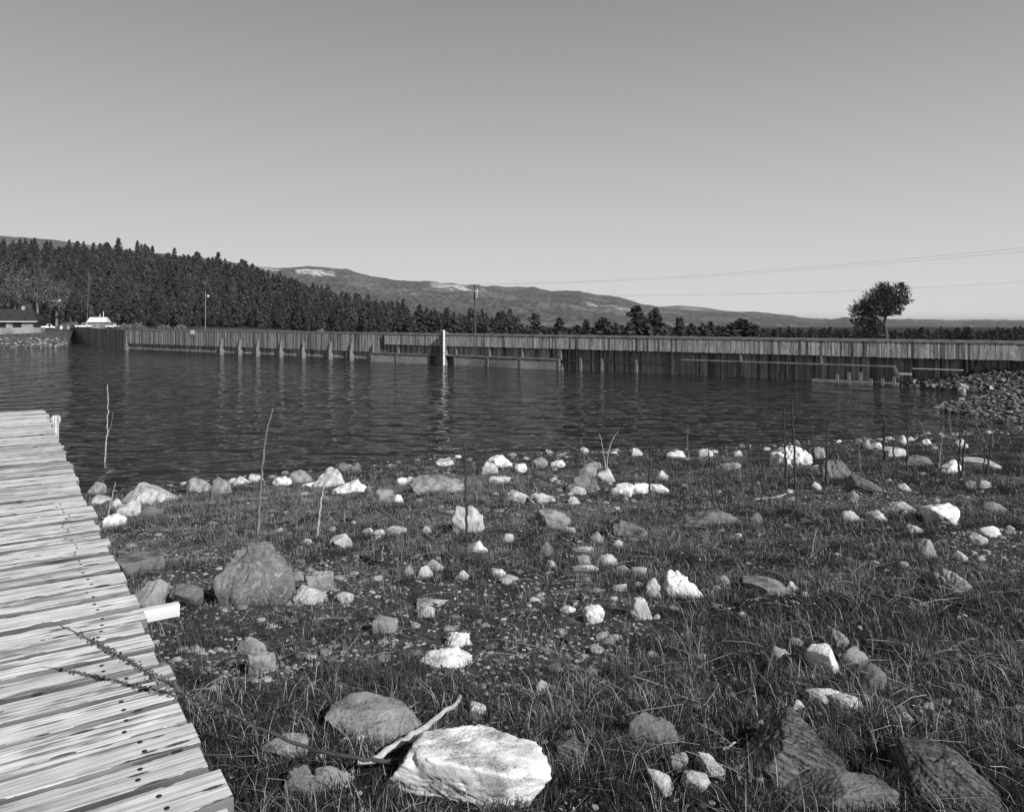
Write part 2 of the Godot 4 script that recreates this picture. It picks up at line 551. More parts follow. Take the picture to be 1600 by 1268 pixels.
func rubble_height(x: float, d: float) -> float:
	var e := x - cove_edge(d) + 0.8 * rough.get_noise_2d(x * 9.0, d * 9.0)
	return minf((0.2 if d < 72.0 else 0.33) * e, 1.8 + 0.04 * e) + 0.3 * rough.get_noise_2d(x * 14.0 + 9.0, d * 14.0)

func grid_mesh(rows: int, cols: int, at: Callable, tint: Callable) -> ArrayMesh:
	var v := PackedVector3Array()
	var c := PackedColorArray()
	var n := PackedVector3Array()
	var ix := PackedInt32Array()
	for r in rows:
		for k in cols:
			var p: Vector3 = at.call(r, k)
			v.append(p)
			c.append(tint.call(p))
	n.resize(v.size())
	for r in rows - 1:
		for k in cols - 1:
			var a := r * cols + k
			for q in [a, a + cols, a + 1, a + 1, a + cols, a + cols + 1]: ix.append(q)
	for i in range(0, ix.size(), 3):
		var m := (v[ix[i + 2]] - v[ix[i]]).cross(v[ix[i + 1]] - v[ix[i]])
		if m.y < 0.0:
			m = -m
			var w := ix[i + 1]
			ix[i + 1] = ix[i + 2]
			ix[i + 2] = w
		n[ix[i]] += m; n[ix[i + 1]] += m; n[ix[i + 2]] += m
	for i in n.size(): n[i] = n[i].normalized()
	var a2 := []
	a2.resize(Mesh.ARRAY_MAX)
	a2[Mesh.ARRAY_VERTEX] = v
	a2[Mesh.ARRAY_NORMAL] = n
	a2[Mesh.ARRAY_COLOR] = c
	a2[Mesh.ARRAY_INDEX] = ix
	var m2 := ArrayMesh.new()
	m2.add_surface_from_arrays(Mesh.PRIMITIVE_TRIANGLES, a2)
	return m2

func lin(l: float) -> Color:
	return Color(l, l, l)

func gravel_share(x: float, z: float) -> float:   # 1 where the bank is bare and sandy
	return smoothstep(0.02, 0.3, rough.get_noise_2d(x * 2.6 + 300.0, z * 2.6 + 20.0) + 0.28 * exp(-pow((x + 1.5) / 1.6, 2) - pow((z + 5.5) / 3.0, 2)))

func build_terrain() -> void:
	# the near bank, one sheet from behind the camera down into the water
	var depths := []
	var d := -7.0
	while d < 2.2:
		depths.append(d)
		d += 0.4
	while d < 60.0:
		depths.append(d)
		d += 0.02 + d * 0.011
	struct("shore_ground", grid_mesh(depths.size(), 321, func(r: int, k: int):
		var dd: float = depths[r]
		var x: float = (k - 160) / 160.0 * 1.25 * (absf(dd) * 0.95 + 2.6)
		return Vector3(x, ground(x, -dd), -dd),
		func(p): return lin(lerpf(0.05, 0.17, gravel_share(p.x, p.z)) * (1.0 + 0.5 * rough.get_noise_2d(p.x * 40.0, p.z * 40.0)))), mats.soil, "stony bank of dark soil and sand sloping to the water")
	# the lake
	var w := Shape.new()
	var edge := [Vector3(-90, 0, -20), Vector3(-190, 0, -190), Vector3(-185, 0, -236), LEFT_END + Vector3(-1, 0, -1), BEND + Vector3(-0.5, 0, -0.5), dam_at(190.0, 0, -0.8), Vector3(75, 0, -40)]
	var mid := Vector3(-30, 0, -90)
	for i in edge.size():
		w.tri(mid, edge[i], edge[(i + 1) % edge.size()])
	for i in w.n.size(): w.n[i] = Vector3.UP
	struct("lake_water", w.mesh(), mats.water, "dark rippled reservoir water")
	# rubble bank and spit at the right
	struct("rubble_bank", grid_mesh(75, 85, func(r: int, k: int):
		var dd := 48.0 + r * 0.75
		var x := 34.0 + k * 0.9
		return Vector3(x, rubble_height(x, dd), -dd), func(_p): return lin(0.10)), mats.soil, "rubble bank at the right end of the dam")
	# land behind the dam, out to the horizon
	var offs := [0.7, 3.0, 7.0, 11.0, 15.0, 19.0, 23.0, 28.0, 34.0, 42.0, 52.0, 64.0, 78.0, 92.0, 106.0, 120.0, 134.0, 150.0, 166.0, 182.0, 200.0, 220.0, 245.0, 270.0, 300.0, 350.0, 420.0, 520.0, 650.0, 900.0, 1300.0, 2000.0, 4000.0, 9000.0]
	struct("valley_floor", grid_mesh(offs.size(), 301, func(r: int, k: int):
		var u: float = (k - 150) / 150.0 * 1.3
		var dd: float = dam_depth(u) + offs[r]
		return Vector3(u * dd, far_ground(u * dd, -dd), -dd), func(p): return lin(0.18 if p.x / -p.z < -0.585 and p.z > -234.0 else 0.14 if p.z > -262.0 else 0.06)), mats.valley, "valley floor and wooded hillside behind the dam")

func build_mountains() -> void:
	var nz := noise(61, 0.0016, 5, FastNoiseLite.TYPE_SIMPLEX_SMOOTH, true)
	var nf := noise(62, 0.004, 4)
	var far_d := 3000.0
	var rx := [-500.0, -100.0, 40.0, 100.0, 180.0, 260.0, 340.0, 400.0, 430.0, 480.0, 540.0, 580.0, 620.0, 680.0, 740.0, 800.0, 830.0, 860.0, 905.0, 935.0, 965.0, 1000.0, 1040.0, 1100.0, 1180.0, 1230.0, 1280.0, 1320.0, 1400.0, 1460.0, 1500.0, 1540.0, 1700.0, 2200.0]
	var ry := [362.0, 366.0, 370.0, 377.0, 387.0, 397.0, 405.0, 416.0, 419.0, 416.0, 420.0, 431.0, 438.0, 440.0, 446.0, 448.0, 448.0, 455.0, 454.0, 461.0, 463.0, 474.0, 481.0, 486.0, 487.0, 492.0, 501.0, 496.0, 499.0, 499.0, 503.0, 501.0, 505.0, 508.0]
	var rows := 70
	struct("mountain", grid_mesh(rows, 520, func(r: int, k: int):
		var x: float = -450.0 + k * 5.0
		var s: float = r / float(rows - 12)
		var dd: float = 1100.0 + (far_d - 1100.0) * s
		var p := px(x, HORIZON, dd)
		var top: float = EYE + (HORIZON - table(rx, ry, x)) / FOCAL * far_d
		var g := nz.get_noise_2d(p.x, p.z)
		var h: float
		if s <= 1.0:
			h = lerpf(-6.0, top, pow(s, 1.15)) + (g - 0.1) * 75.0 * s * (1.0 - s) * clampf(top / 120.0, 0.2, 1.2) + nf.get_noise_2d(p.x * 3.0, p.z * 3.0) * 5.0 * s
		else:
			h = top * (1.0 - (s - 1.0) * 3.0)
		return Vector3(p.x, h, p.z), func(p):
		var xx: float = 800.0 + FOCAL * p.x / -p.z
		var yy: float = HORIZON - (p.y - EYE) / -p.z * FOCAL
		var open := smoothstep(0.0, 0.35, nf.get_noise_2d(p.x * 0.9 + 50.0, p.z * 0.5))
		var l := lerpf(0.17, 0.27, open)
		var crest: float = yy - table(rx, ry, xx)
		# snow lying on the open crest and bare rock falls, each where the photograph has them
		var sn := nf.get_noise_2d(p.x * 2.2, p.z * 2.2)
		if (xx > 462.0 and xx < 522.0 and crest > 4.0 and crest < 13.0 and sn > -0.15) or (xx > 402.0 and xx < 436.0 and crest > 0.5 and crest < 5.0 and sn > 0.0) or (xx > 672.0 and xx < 758.0 and crest > 1.5 and crest < 9.0 and sn > -0.02): l = 0.95
		if xx > 918.0 and xx < 990.0 and crest > 10.0 and crest < 24.0 and sn > 0.12: l = 0.6
		return lin(l)), mats.mountain, "long wooded mountain range with snow patches behind the lake")
	struct("mountain", grid_mesh(14, 160, func(r: int, k: int):
		var x := 780.0 + k * 7.0
		var s := r / 10.0
		var dd := 5200.0 + 1600.0 * s
		var p := px(x, HORIZON, dd)
		var yr := table([780.0, 900.0, 1000.0, 1030.0, 1060.0, 1100.0, 1140.0, 1200.0, 1300.0, 1420.0, 1600.0, 1900.0], [505.0, 495.0, 484.0, 479.0, 477.0, 480.0, 486.0, 492.0, 499.0, 500.0, 500.0, 506.0], x)
		var top := EYE + (HORIZON - yr) / FOCAL * 6800.0
		var h: float = lerpf(-10.0, top, s) + (nz.get_noise_2d(p.x, p.z) - 0.2) * 120.0 * s * maxf(1.0 - s, 0.0)
		if s > 1.0: h = top * (1.0 - (s - 1.0) * 2.0)
		return Vector3(p.x, h, p.z), func(p): return lin(0.55 if p.y > 95.0 and nf.get_noise_2d(p.x * 0.8, p.z * 0.8) > 0.1 else 0.2)), mats.mountain, "farther mountain ridge beyond the right part of the range")

# ---------- dam ----------
func boards(s: Shape, a: Vector3, dir: Vector3, out: Vector3, length: float, y0: float, y1: float, sd: int, lightest: float, darkest: float) -> void:
	var rng := RandomNumberGenerator.new()
	rng.seed = sd
	var t := 0.0
	while t < length:
		var w := minf(rng.randf_range(0.22, 0.34), length - t)
		if w < 0.03: break
		var l := lerpf(darkest, lightest, pow(rng.randf(), 0.8))
		if rng.randf() < 0.07: l *= 0.4
		s.col = lin(l)
		var proud := rng.randf_range(-0.02, 0.012)
		var u := rng.randf()
		s.slab(a + dir * (t + 0.006) + out * (proud - 0.06) + Vector3(0, y0 + rng.randf_range(-0.05, 0.03), 0), dir * (w - 0.012), Vector3(0, y1 - y0, 0), out * 0.06, Vector2(u, rng.randf()), Vector2(u + 0.06, rng.randf() + (y1 - y0) / 9.0))
		t += w
	s.col = lin(1.0)

func swap_uv(s: Shape) -> ArrayMesh:      # boards run upright: the grain follows their length
	for i in s.uv.size(): s.uv[i] = Vector2(s.uv[i].y, s.uv[i].x)
	return s.mesh()

func beam(a: Vector3, dir: Vector3, out: Vector3, length: float, y0: float, y1: float, n0: float, n1: float) -> ArrayMesh:
	var s := Shape.new()
	s.slab(a + out * n0 + Vector3(0, y0, 0), dir * length, Vector3(0, y1 - y0, 0), out * (n1 - n0), Vector2.ZERO, Vector2(length / 4.0, 0.1))
	return s.mesh()

func build_dam() -> void:
	var dam := thing("timber_dam", "long low dam faced with weathered upright boards across the lake", "dam")
	var ea := (BEND - LEFT_END)
	var la := ea.length()
	ea /= la
	var na := Vector3(-ea.z, 0, ea.x)
	var s := Shape.new()
	boards(s, LEFT_END, ea, na, la, -1.0, 5.0, 1, 0.58, 0.13)
	tag(part("shaded_boards", swap_uv(s), mats.board, dam), "dark board facing of the dam's turned left end", "", "", "stuff")
	# wing wall at the far left, turned to the sun
	var q := Vector3(-147.9, 0, -240.0)
	var ew := LEFT_END - q
	var lw := ew.length()
	ew /= lw
	s = Shape.new()
	boards(s, q, ew, Vector3(-ew.z, 0, ew.x), lw, -0.6, 5.0, 2, 0.58, 0.13)
	tag(part("wing_boards", swap_uv(s), mats.board, dam), "sunlit board wing wall at the left end", "", "", "stuff")
	# left half: tall boards over a set-back lower wall, with buttress posts
	var t1 := dam_t(603.0)
	var t2 := dam_t(876.0)
	var t3 := 192.0
	s = Shape.new()
	boards(s, dam_at(0.05, 0, 0), ALONG, OUT, t1 - 0.05, 1.75, 5.0, 3, 0.58, 0.13)
	tag(part("upper_boards", swap_uv(s), mats.board, dam), "streaked grey upright boards of the left half", "", "", "stuff")
	s = Shape.new()
	boards(s, dam_at(0.1, 0, -0.38), ALONG, OUT, t1, -1.0, 1.9, 4, 0.58, 0.13)
	tag(part("lower_boards", swap_uv(s), mats.board, dam), "set-back lower boards of the left half", "", "", "stuff")
	for x in [347.0, 375.5, 403.5, 440.0, 475.0, 517.0, 550.0]:
		s = Shape.new()
		var t := dam_t(x)
		s.slab(dam_at(t, -1.0, -0.36), ALONG * 0.2, Vector3(0, 2.6, 0), OUT * 1.0)
		# tapering head of the buttress against the boards
		var a := dam_at(t, 1.6, 0.02); var b := dam_at(t, 1.6, 0.64); var c := dam_at(t, 3.35, 0.02); var e := dam_at(t, 3.35, 0.3)
		var w := ALONG * 0.2
		s.quad(a + w, c + w, e + w, b + w)
		s.quad(b, e, c, a)
		s.quad(b + w, e + w, e, b)
		s.quad(e + w, c + w, c, e)
		part("buttress_post", s.mesh(), mats.dam_timber, dam)
	# ragged stained ledges just over the water
	part("waler", beam(dam_at(0, 0, 0), ALONG, OUT, t1, 0.35, 0.55, -0.36, -0.2), mats.dam_timber, dam)
	# right half: overhanging parapet, set-back wall under it, ledge, lower panels
	s = Shape.new()
	boards(s, dam_at(t1 + 0.02, 0, 0.42), ALONG, OUT, t3 - t1, 3.18, 5.0, 5, 0.62, 0.36)
	tag(part("parapet_boards", swap_uv(s), mats.board, dam), "pale board parapet overhanging the right half", "", "", "stuff")
	part("parapet_soffit", beam(dam_at(t1 + 0.02, 0, 0), ALONG, OUT, t3 - t1, 3.22, 3.32, -1.4, 0.355), mats.dam_timber, dam)
	part("parapet_end", beam(dam_at(t1, 0, 0), ALONG, OUT, 0.02, 3.18, 5.0, -0.2, 0.43), mats.dam_timber, dam)
	s = Shape.new()
	boards(s, dam_at(t1 + 0.05, 0, -0.25), ALONG, OUT, t2 - t1, 1.4, 3.22, 6, 0.58, 0.13)
	tag(part("recess_boards", swap_uv(s), mats.board, dam), "broken dark and light boards under the parapet", "", "", "stuff")
	part("ledge_beam", beam(dam_at(dam_t(583.0), 0, 0), ALONG, OUT, t2 - dam_t(583.0), 1.5, 1.68, -0.25, 0.56), mats.dam_timber, dam)
	var posts := [583.0, 622.5, 674.0, 713.0, 765.0, 816.0, 876.0]
	for i in posts.size():
		var t := dam_t(posts[i])
		s = Shape.new()
		s.slab(dam_at(t, 1.69, 0.03), ALONG * 0.3, Vector3(0, 1.52, 0), OUT * 0.3)
		part("recess_post", s.mesh(), mats.dam_timber, dam)
		s = Shape.new()
		s.slab(dam_at(t - 0.12, -1.0, 0.3), ALONG * 0.26, Vector3(0, 2.49, 0), OUT * 0.24)
		part("panel_post", s.mesh(), mats.dam_timber, dam)
		if i < posts.size() - 1 and i != 2:
			var u := dam_t(posts[i + 1]) - t
			s = Shape.new()
			s.slab(dam_at(t + 0.16, -1.0, 0.16), ALONG * (u - 0.3), Vector3(0, 2.48, 0), OUT * 0.26)
			part("lower_panel", s.mesh(), mats.concrete, dam)
	# sluice gate: a frame standing out from the dam, whose side throws the slanting shadow
	var tg := dam_t(697.0)
	s = Shape.new()
	s.slab(dam_at(tg, -1.0, -0.2), ALONG * 0.34, Vector3(0, 6.5, 0), OUT * 1.7)
	part("gate_pier", s.mesh(), mats.dam_timber, dam)
	s = Shape.new()
	s.slab(dam_at(dam_t(674.0), 5.14, 0.1), ALONG * (tg - dam_t(674.0) + 1.0), Vector3(0, 0.12, 0), OUT * 0.35)
	part("gate_walkway", s.mesh(), mats.dam_timber, dam)
	s = Shape.new()
	s.slab(dam_at(dam_t(686.0), -1.0, 0.1), ALONG * 0.9, Vector3(0, 2.4, 0), OUT * 0.5)
	part("gate_leaf", s.mesh(), mats.dam_timber, dam)
	# far right: deeper recess and a low crib of stub posts at the toe
	s = Shape.new()
	boards(s, dam_at(t2, 0, -1.3), ALONG, OUT, t3 - t2, -1.0, 3.3, 7, 0.58, 0.13)
	tag(part("toe_boards", swap_uv(s), mats.board, dam), "dark boards in the deep recess at right", "", "", "stuff")
	part("ledge_beam", beam(dam_at(dam_t(1065.0), 0, 0), ALONG, OUT, dam_t(1400.0) - dam_t(1065.0), 2.05, 2.2, 0.1, 0.5), mats.dam_timber, dam)
	part("ledge_beam", beam(dam_at(t2 + 0.3, 0, 0), ALONG, OUT, dam_t(1040.0) - t2, 1.3, 1.5, -1.25, -0.9), mats.dam_timber, dam)
	for x in [905.0, 938.0, 992.0]:
		s = Shape.new()
		s.slab(dam_at(dam_t(x), -1.0, -0.4), ALONG * 0.3, Vector3(0, 4.2, 0), OUT * 0.3)
		part("recess_post", s.mesh(), mats.dam_timber, dam)
	for x in [1157.0, 1283.0]:
		s = Shape.new()
		s.slab(dam_at(dam_t(x), 2.2, 0.1), ALONG * 0.28, Vector3(0, 0.98, 0), OUT * 0.28)
		part("recess_post", s.mesh(), mats.dam_timber, dam)
	s = Shape.new()
	var c0 := dam_t(1270.0)
	s.slab(dam_at(c0, -1.0, -0.3), ALONG * (dam_t(1405.0) - c0), Vector3(0, 1.25, 0), OUT * 0.7, Vector2.ZERO, Vector2(3, 0.2))
	part("crib_wall", s.mesh(), mats.dam_timber, dam)
	for x in [1310.0, 1328.0, 1346.0, 1362.0, 1380.0, 1398.0]:
		s = Shape.new()
		var t := dam_t(x)
		s.slab(dam_at(t, -1.0, 1.0), ALONG * 0.3, Vector3(0, 2.0 + 0.35 * sin(x), 0), OUT * 0.3)
		part("stub_post", s.mesh(), mats.dam_timber, dam)
	# slanted prop and a pale board at the toe
	s = Shape.new()
	s.slab(dam_at(dam_t(1405.0), 0.9, 0.9), ALONG * 0.25 , Vector3(0, 1.4, 0) - ALONG * 0.5, OUT * 0.25)
	part("prop", s.mesh(), mats.dam_timber, dam)
	s = Shape.new()
	s.slab(dam_at(dam_t(1407.0), 1.25, 1.0), ALONG * 1.3, Vector3(0, 0.22, 0), OUT * 0.2)
	part("toe_board", s.mesh(), mats.pale_bark, dam)
	s = Shape.new()
	s.slab(dam_at(dam_t(1428.0), 1.95, 0.75), ALONG * 5.0, Vector3(0, 0.10, 0), OUT * 0.2)
	part("toe_board", s.mesh(), mats.pale_bark, dam)
	# fill, crest and cap rails
	s = Shape.new()
	s.slab(dam_at(-0.3, -2.5, -3.4), ALONG * (t2 + 0.3), Vector3(0, 7.42, 0), OUT * 2.9)
	s.slab(dam_at(t2, -2.5, -3.4), ALONG * (t3 - t2), Vector3(0, 7.42, 0), OUT * 2.0)
	s.slab(LEFT_END - na * 3.4 + Vector3(0, -2.5, 0), ea * (la + 1.0), Vector3(0, 7.40, 0), na * 3.3)
	part("fill", s.mesh(), mats.dam_timber, dam)
	part("cap_rail", beam(dam_at(0, 0, 0), ALONG, OUT, t1, 5.01, 5.16, -0.5, 0.06), mats.dam_timber, dam)
	part("cap_rail", beam(dam_at(t1 + 0.02, 0, 0), ALONG, OUT, t3 - t1, 5.01, 5.2, -0.5, 0.52), mats.dam_timber, dam)
	part("cap_rail", beam(LEFT_END, ea, na, la, 5.01, 5.12, -0.5, 0.06), mats.dam_timber, dam)
	part("crest_rail", beam(dam_at(0, 0, 0), ALONG, OUT, t3, 4.93, 5.24, -3.4, -3.15), mats.dam_timber, dam)
	# staff gauge
	var gauge := thing("gauge_post", "tall white round gauge post standing in the water before the sluice", "post", dam_at(dam_t(703.0), 0, 1.6))
	s = Shape.new()
	s.tube([Vector3(0, -1.2, 0), Vector3(0, 5.55, 0)], [0.17, 0.17], 14)
	part("shaft", s.mesh(), mats.white_paint, gauge)
	s = Shape.new()
	s.tube([Vector3(0, 5.56, 0), Vector3(0, 5.62, 0), Vector3(0, 5.8, 0), Vector3(0, 5.84, 0)], [0.19, 0.21, 0.21, 0.15], 14)
	part("cap", s.mesh(), mats.white_paint, gauge)
	s = Shape.new()
	s.tube([Vector3(0, 2.0, 0), Vector3(0, 2.14, 0)], [0.185, 0.185], 14)
	part("band", s.mesh(), mats.grey_paint, gauge)
	# white notice on the crest
	var sg := thing("notice_board", "small white notice board on top of the dam near the lamp pole", "sign", dam_at(dam_t(301.0), 4.25, 0.08), atan2(OUT.x, OUT.z))
	s = Shape.new(); s.box(Vector3(-0.75, 0, 0), Vector3(0.75, 1.0, 0.05))
	part("panel", s.mesh(), mats.white_paint, sg)
	s = Shape.new(); s.box(Vector3(-0.5, -0.6, -0.02), Vector3(-0.4, 1.2, -0.003))
	part("post", s.mesh(), mats.dam_timber, sg)
	s = Shape.new(); s.box(Vector3(0.4, -0.6, -0.02), Vector3(0.5, 1.2, -0.003))
	part("post", s.mesh(), mats.dam_timber, sg)

# ---------- poles and wires ----------
func build_poles() -> void:
	var base := px(743.0, 517.0, 136.0)
	base.y = far_ground(base.x, base.z)
	var rise := EYE + (HORIZON - 444.0) / FOCAL * 136.0 - base.y
	var up := thing("utility_pole", "tall wooden utility pole with crossarm and transformer behind the dam", "pole", base)
	var s := Shape.new()
	s.tube([Vector3(0.1, 0, 0), Vector3(-0.1, rise * 0.6, 0), Vector3(-0.22, rise, 0)], [0.17, 0.14, 0.11], 10, 0.2)
	part("shaft", s.mesh(), mats.pole, up)
	s = Shape.new(); s.box(Vector3(-1.05, rise - 0.3, 0.13), Vector3(0.75, rise - 0.16, 0.25))
	part("crossarm", s.mesh(), mats.wire, up)
	for k in [-0.9, -0.45, 0.05, 0.6]:
		s = Shape.new()
		s.tube([Vector3(k, rise - 0.16, 0.19), Vector3(k, rise - 0.08, 0.19), Vector3(k, rise + 0.02, 0.19)], [0.05, 0.07, 0.03], 8)
		part("insulator", s.mesh(), mats.wire, up)
	s = Shape.new(); s.tube([Vector3(0.14, rise - 2.5, 0.3), Vector3(0.14, rise - 2.42, 0.3), Vector3(0.14, rise - 1.5, 0.3), Vector3(0.14, rise - 1.4, 0.3)], [0.2, 0.26, 0.26, 0.18], 12)
	part("transformer", s.mesh(), mats.grey_paint, up)
	s = Shape.new(); s.tube([Vector3(0.3, rise - 1.5, 0.25), Vector3(0.34, rise - 0.8, 0.25)], [0.08, 0.08], 8)
	part("bushing", s.mesh(), mats.white_paint, up)
	s = Shape.new(); s.tube([Vector3(-0.2, rise - 1.0, 0.0), Vector3(-0.7, rise - 1.1, 0.2)], [0.03, 0.03], 6)
	part("bracket", s.mesh(), mats.wire, up)
	var i := 0
	for wv in [[-0.9, 0.0, 1700.0, 377.0, 52.0, "upper thin power line rising to the right from the pole"], [0.6, 0.0, 1700.0, 383.0, 52.0, "second power line just below the upper one"], [-0.2, -1.9, 1700.0, 432.0, 52.0, "lowest power line, passing behind the lone leafy tree"]]:
		var a: Vector3 = base + Vector3(wv[0], rise + wv[1], 0.2)
		var far: float = 190.0 if i == 2 else 70.0
		var b := px(wv[2], wv[3], far)
		var pts := []
		var rad := []
		for k in 25:
			var f := k / 24.0
			var p := a.lerp(b, f)
			p.y -= 4.0 * f * (1.0 - f) * (0.9 if i < 2 else 1.6)
			pts.append(p)
			rad.append(0.009 if i < 2 else 0.016)
		s = Shape.new()
		s.tube(pts, rad, 5)
		single("power_line", s.mesh(), mats.wire, wv[5], "wire")
		i += 1
	# lamp pole standing on the dam, left
	var lb := px(320.5, 514.0, 177.0)
	lb.y = far_ground(lb.x, lb.z)
	var lr := EYE + (HORIZON - 454.0) / FOCAL * 177.0 - lb.y
	var lp := thing("lamp_pole", "slim straight lamp pole behind the dam before the dark forest", "lamp post", lb)
	s = Shape.new(); s.tube([Vector3(0, 0, 0), Vector3(0.05, lr, 0)], [0.13, 0.10], 8, 0.2)
	part("shaft", s.mesh(), mats.stalk_mid, lp)
	s = Shape.new(); s.tube([Vector3(0.05, lr - 1.0, 0), Vector3(0.3, lr - 1.15, 0.1), Vector3(0.6, lr - 1.2, 0.15)], [0.05, 0.05, 0.05], 6)
	part("arm", s.mesh(), mats.grey_paint, lp)
	s = Shape.new(); s.tube([Vector3(0.6, lr - 1.1, 0.15), Vector3(0.7, lr - 1.2, 0.18), Vector3(0.8, lr - 1.45, 0.2)], [0.10, 0.24, 0.20], 10)
	part("lamp_head", s.mesh(), mats.white_paint, lp)
	# street lamp by the house
	var sb := px(77.0, 511.0, 240.0)
	sb.y = far_ground(sb.x, sb.z)
	var sr := EYE + (HORIZON - 459.0) / FOCAL * 240.0 - sb.y
	var sl := thing("street_lamp", "dark street lamp with long curved arm beside the house", "street lamp", sb)
	s = Shape.new(); s.tube([Vector3(0, 0, 0), Vector3(0, sr, 0)], [0.16, 0.12], 8)
	part("shaft", s.mesh(), mats.dark_paint, sl)
	s = Shape.new(); s.tube([Vector3(0, sr - 2.9, 0), Vector3(0.9, sr - 2.4, 0), Vector3(1.9, sr - 2.1, 0), Vector3(2.9, sr - 2.15, 0)], [0.07, 0.07, 0.06, 0.06], 6)
	part("arm", s.mesh(), mats.grey_paint, sl)
	s = Shape.new(); s.tube([Vector3(2.8, sr - 2.1, 0), Vector3(3.1, sr - 2.15, 0), Vector3(3.5, sr - 2.25, 0)], [0.1, 0.26, 0.2], 10)
	part("lamp_head", s.mesh(), mats.white_paint, sl)

# ---------- yard at the left end ----------
func vehicle(called: String, label: String, at: Vector3, turn: float, length: float, pickup: bool) -> void:
	var t := thing(called, label, "truck" if pickup else "car", at, turn)
	var h := length / 2.0
	var prof: Array
	if pickup: prof = [Vector2(-h, 0.45), Vector2(-h, 1.0), Vector2(-0.25, 1.02), Vector2(-0.2, 1.02), Vector2(h - 1.3, 1.02), Vector2(h - 0.15, 0.92), Vector2(h, 0.75), Vector2(h, 0.45)]
	else: prof = [Vector2(-h, 0.42), Vector2(-h, 0.85), Vector2(-h + 0.3, 0.95), Vector2(h - 1.2, 0.95), Vector2(h - 0.1, 0.8), Vector2(h, 0.42)]
	var cab: Array = [Vector2(-0.35, 1.0), Vector2(-0.25, 1.68), Vector2(0.75, 1.7), Vector2(1.35, 1.0)] if pickup else [Vector2(-h + 0.4, 0.94), Vector2(-h + 0.9, 1.42), Vector2(0.4, 1.45), Vector2(1.1, 0.94)]
	part("body", extrude(prof, 0.92), mats.white_paint, t)
	part("cab", extrude(cab, 0.8), mats.white_paint, t)
	var side := []
	for p in cab: side.append(Vector2(lerpf(p.x, 0.35, 0.16), lerpf(p.y, 1.2, 0.22)))
	part("side_window", extrude(side, 0.815), mats.glass, t)
	var s := Shape.new()
	s.quad(Vector3(cab[3].x - 0.07, cab[3].y + 0.1, 0.7), Vector3(cab[3].x - 0.07, cab[3].y + 0.1, -0.7), Vector3(cab[2].x + 0.06, cab[2].y - 0.08, -0.7), Vector3(cab[2].x + 0.06, cab[2].y - 0.08, 0.7))
	part("windscreen", s.mesh(), mats.glass, t)
	for x in [-h + 0.85, h - 0.85]:
		for z in [-0.8, 0.8]:
			s = Shape.new()
			s.tube([Vector3(x, 0.34, z - 0.12), Vector3(x, 0.34, z + 0.12)], [0.34, 0.34], 14)
			part("wheel", s.mesh(), mats.tyre, t)

func extrude(prof: Array, half: float) -> ArrayMesh:
	var s := Shape.new()
	var n := prof.size()
	for i in n:
		var a: Vector2 = prof[i]
		var b: Vector2 = prof[(i + 1) % n]
		s.quad(Vector3(a.x, a.y, -half), Vector3(b.x, b.y, -half), Vector3(b.x, b.y, half), Vector3(a.x, a.y, half))
	for i in range(1, n - 1):
		for z in [-half, half]:
			var a := Vector3(prof[0].x, prof[0].y, z); var b := Vector3(prof[i].x, prof[i].y, z); var c := Vector3(prof[i + 1].x, prof[i + 1].y, z)
			if z < 0: s.tri(a, c, b)
			else: s.tri(a, b, c)
	return s.mesh()

func yard(x: float, d: float) -> Vector3:
	var p := px(x, 510.0, d)
	p.y = far_ground(p.x, p.z)
	return p

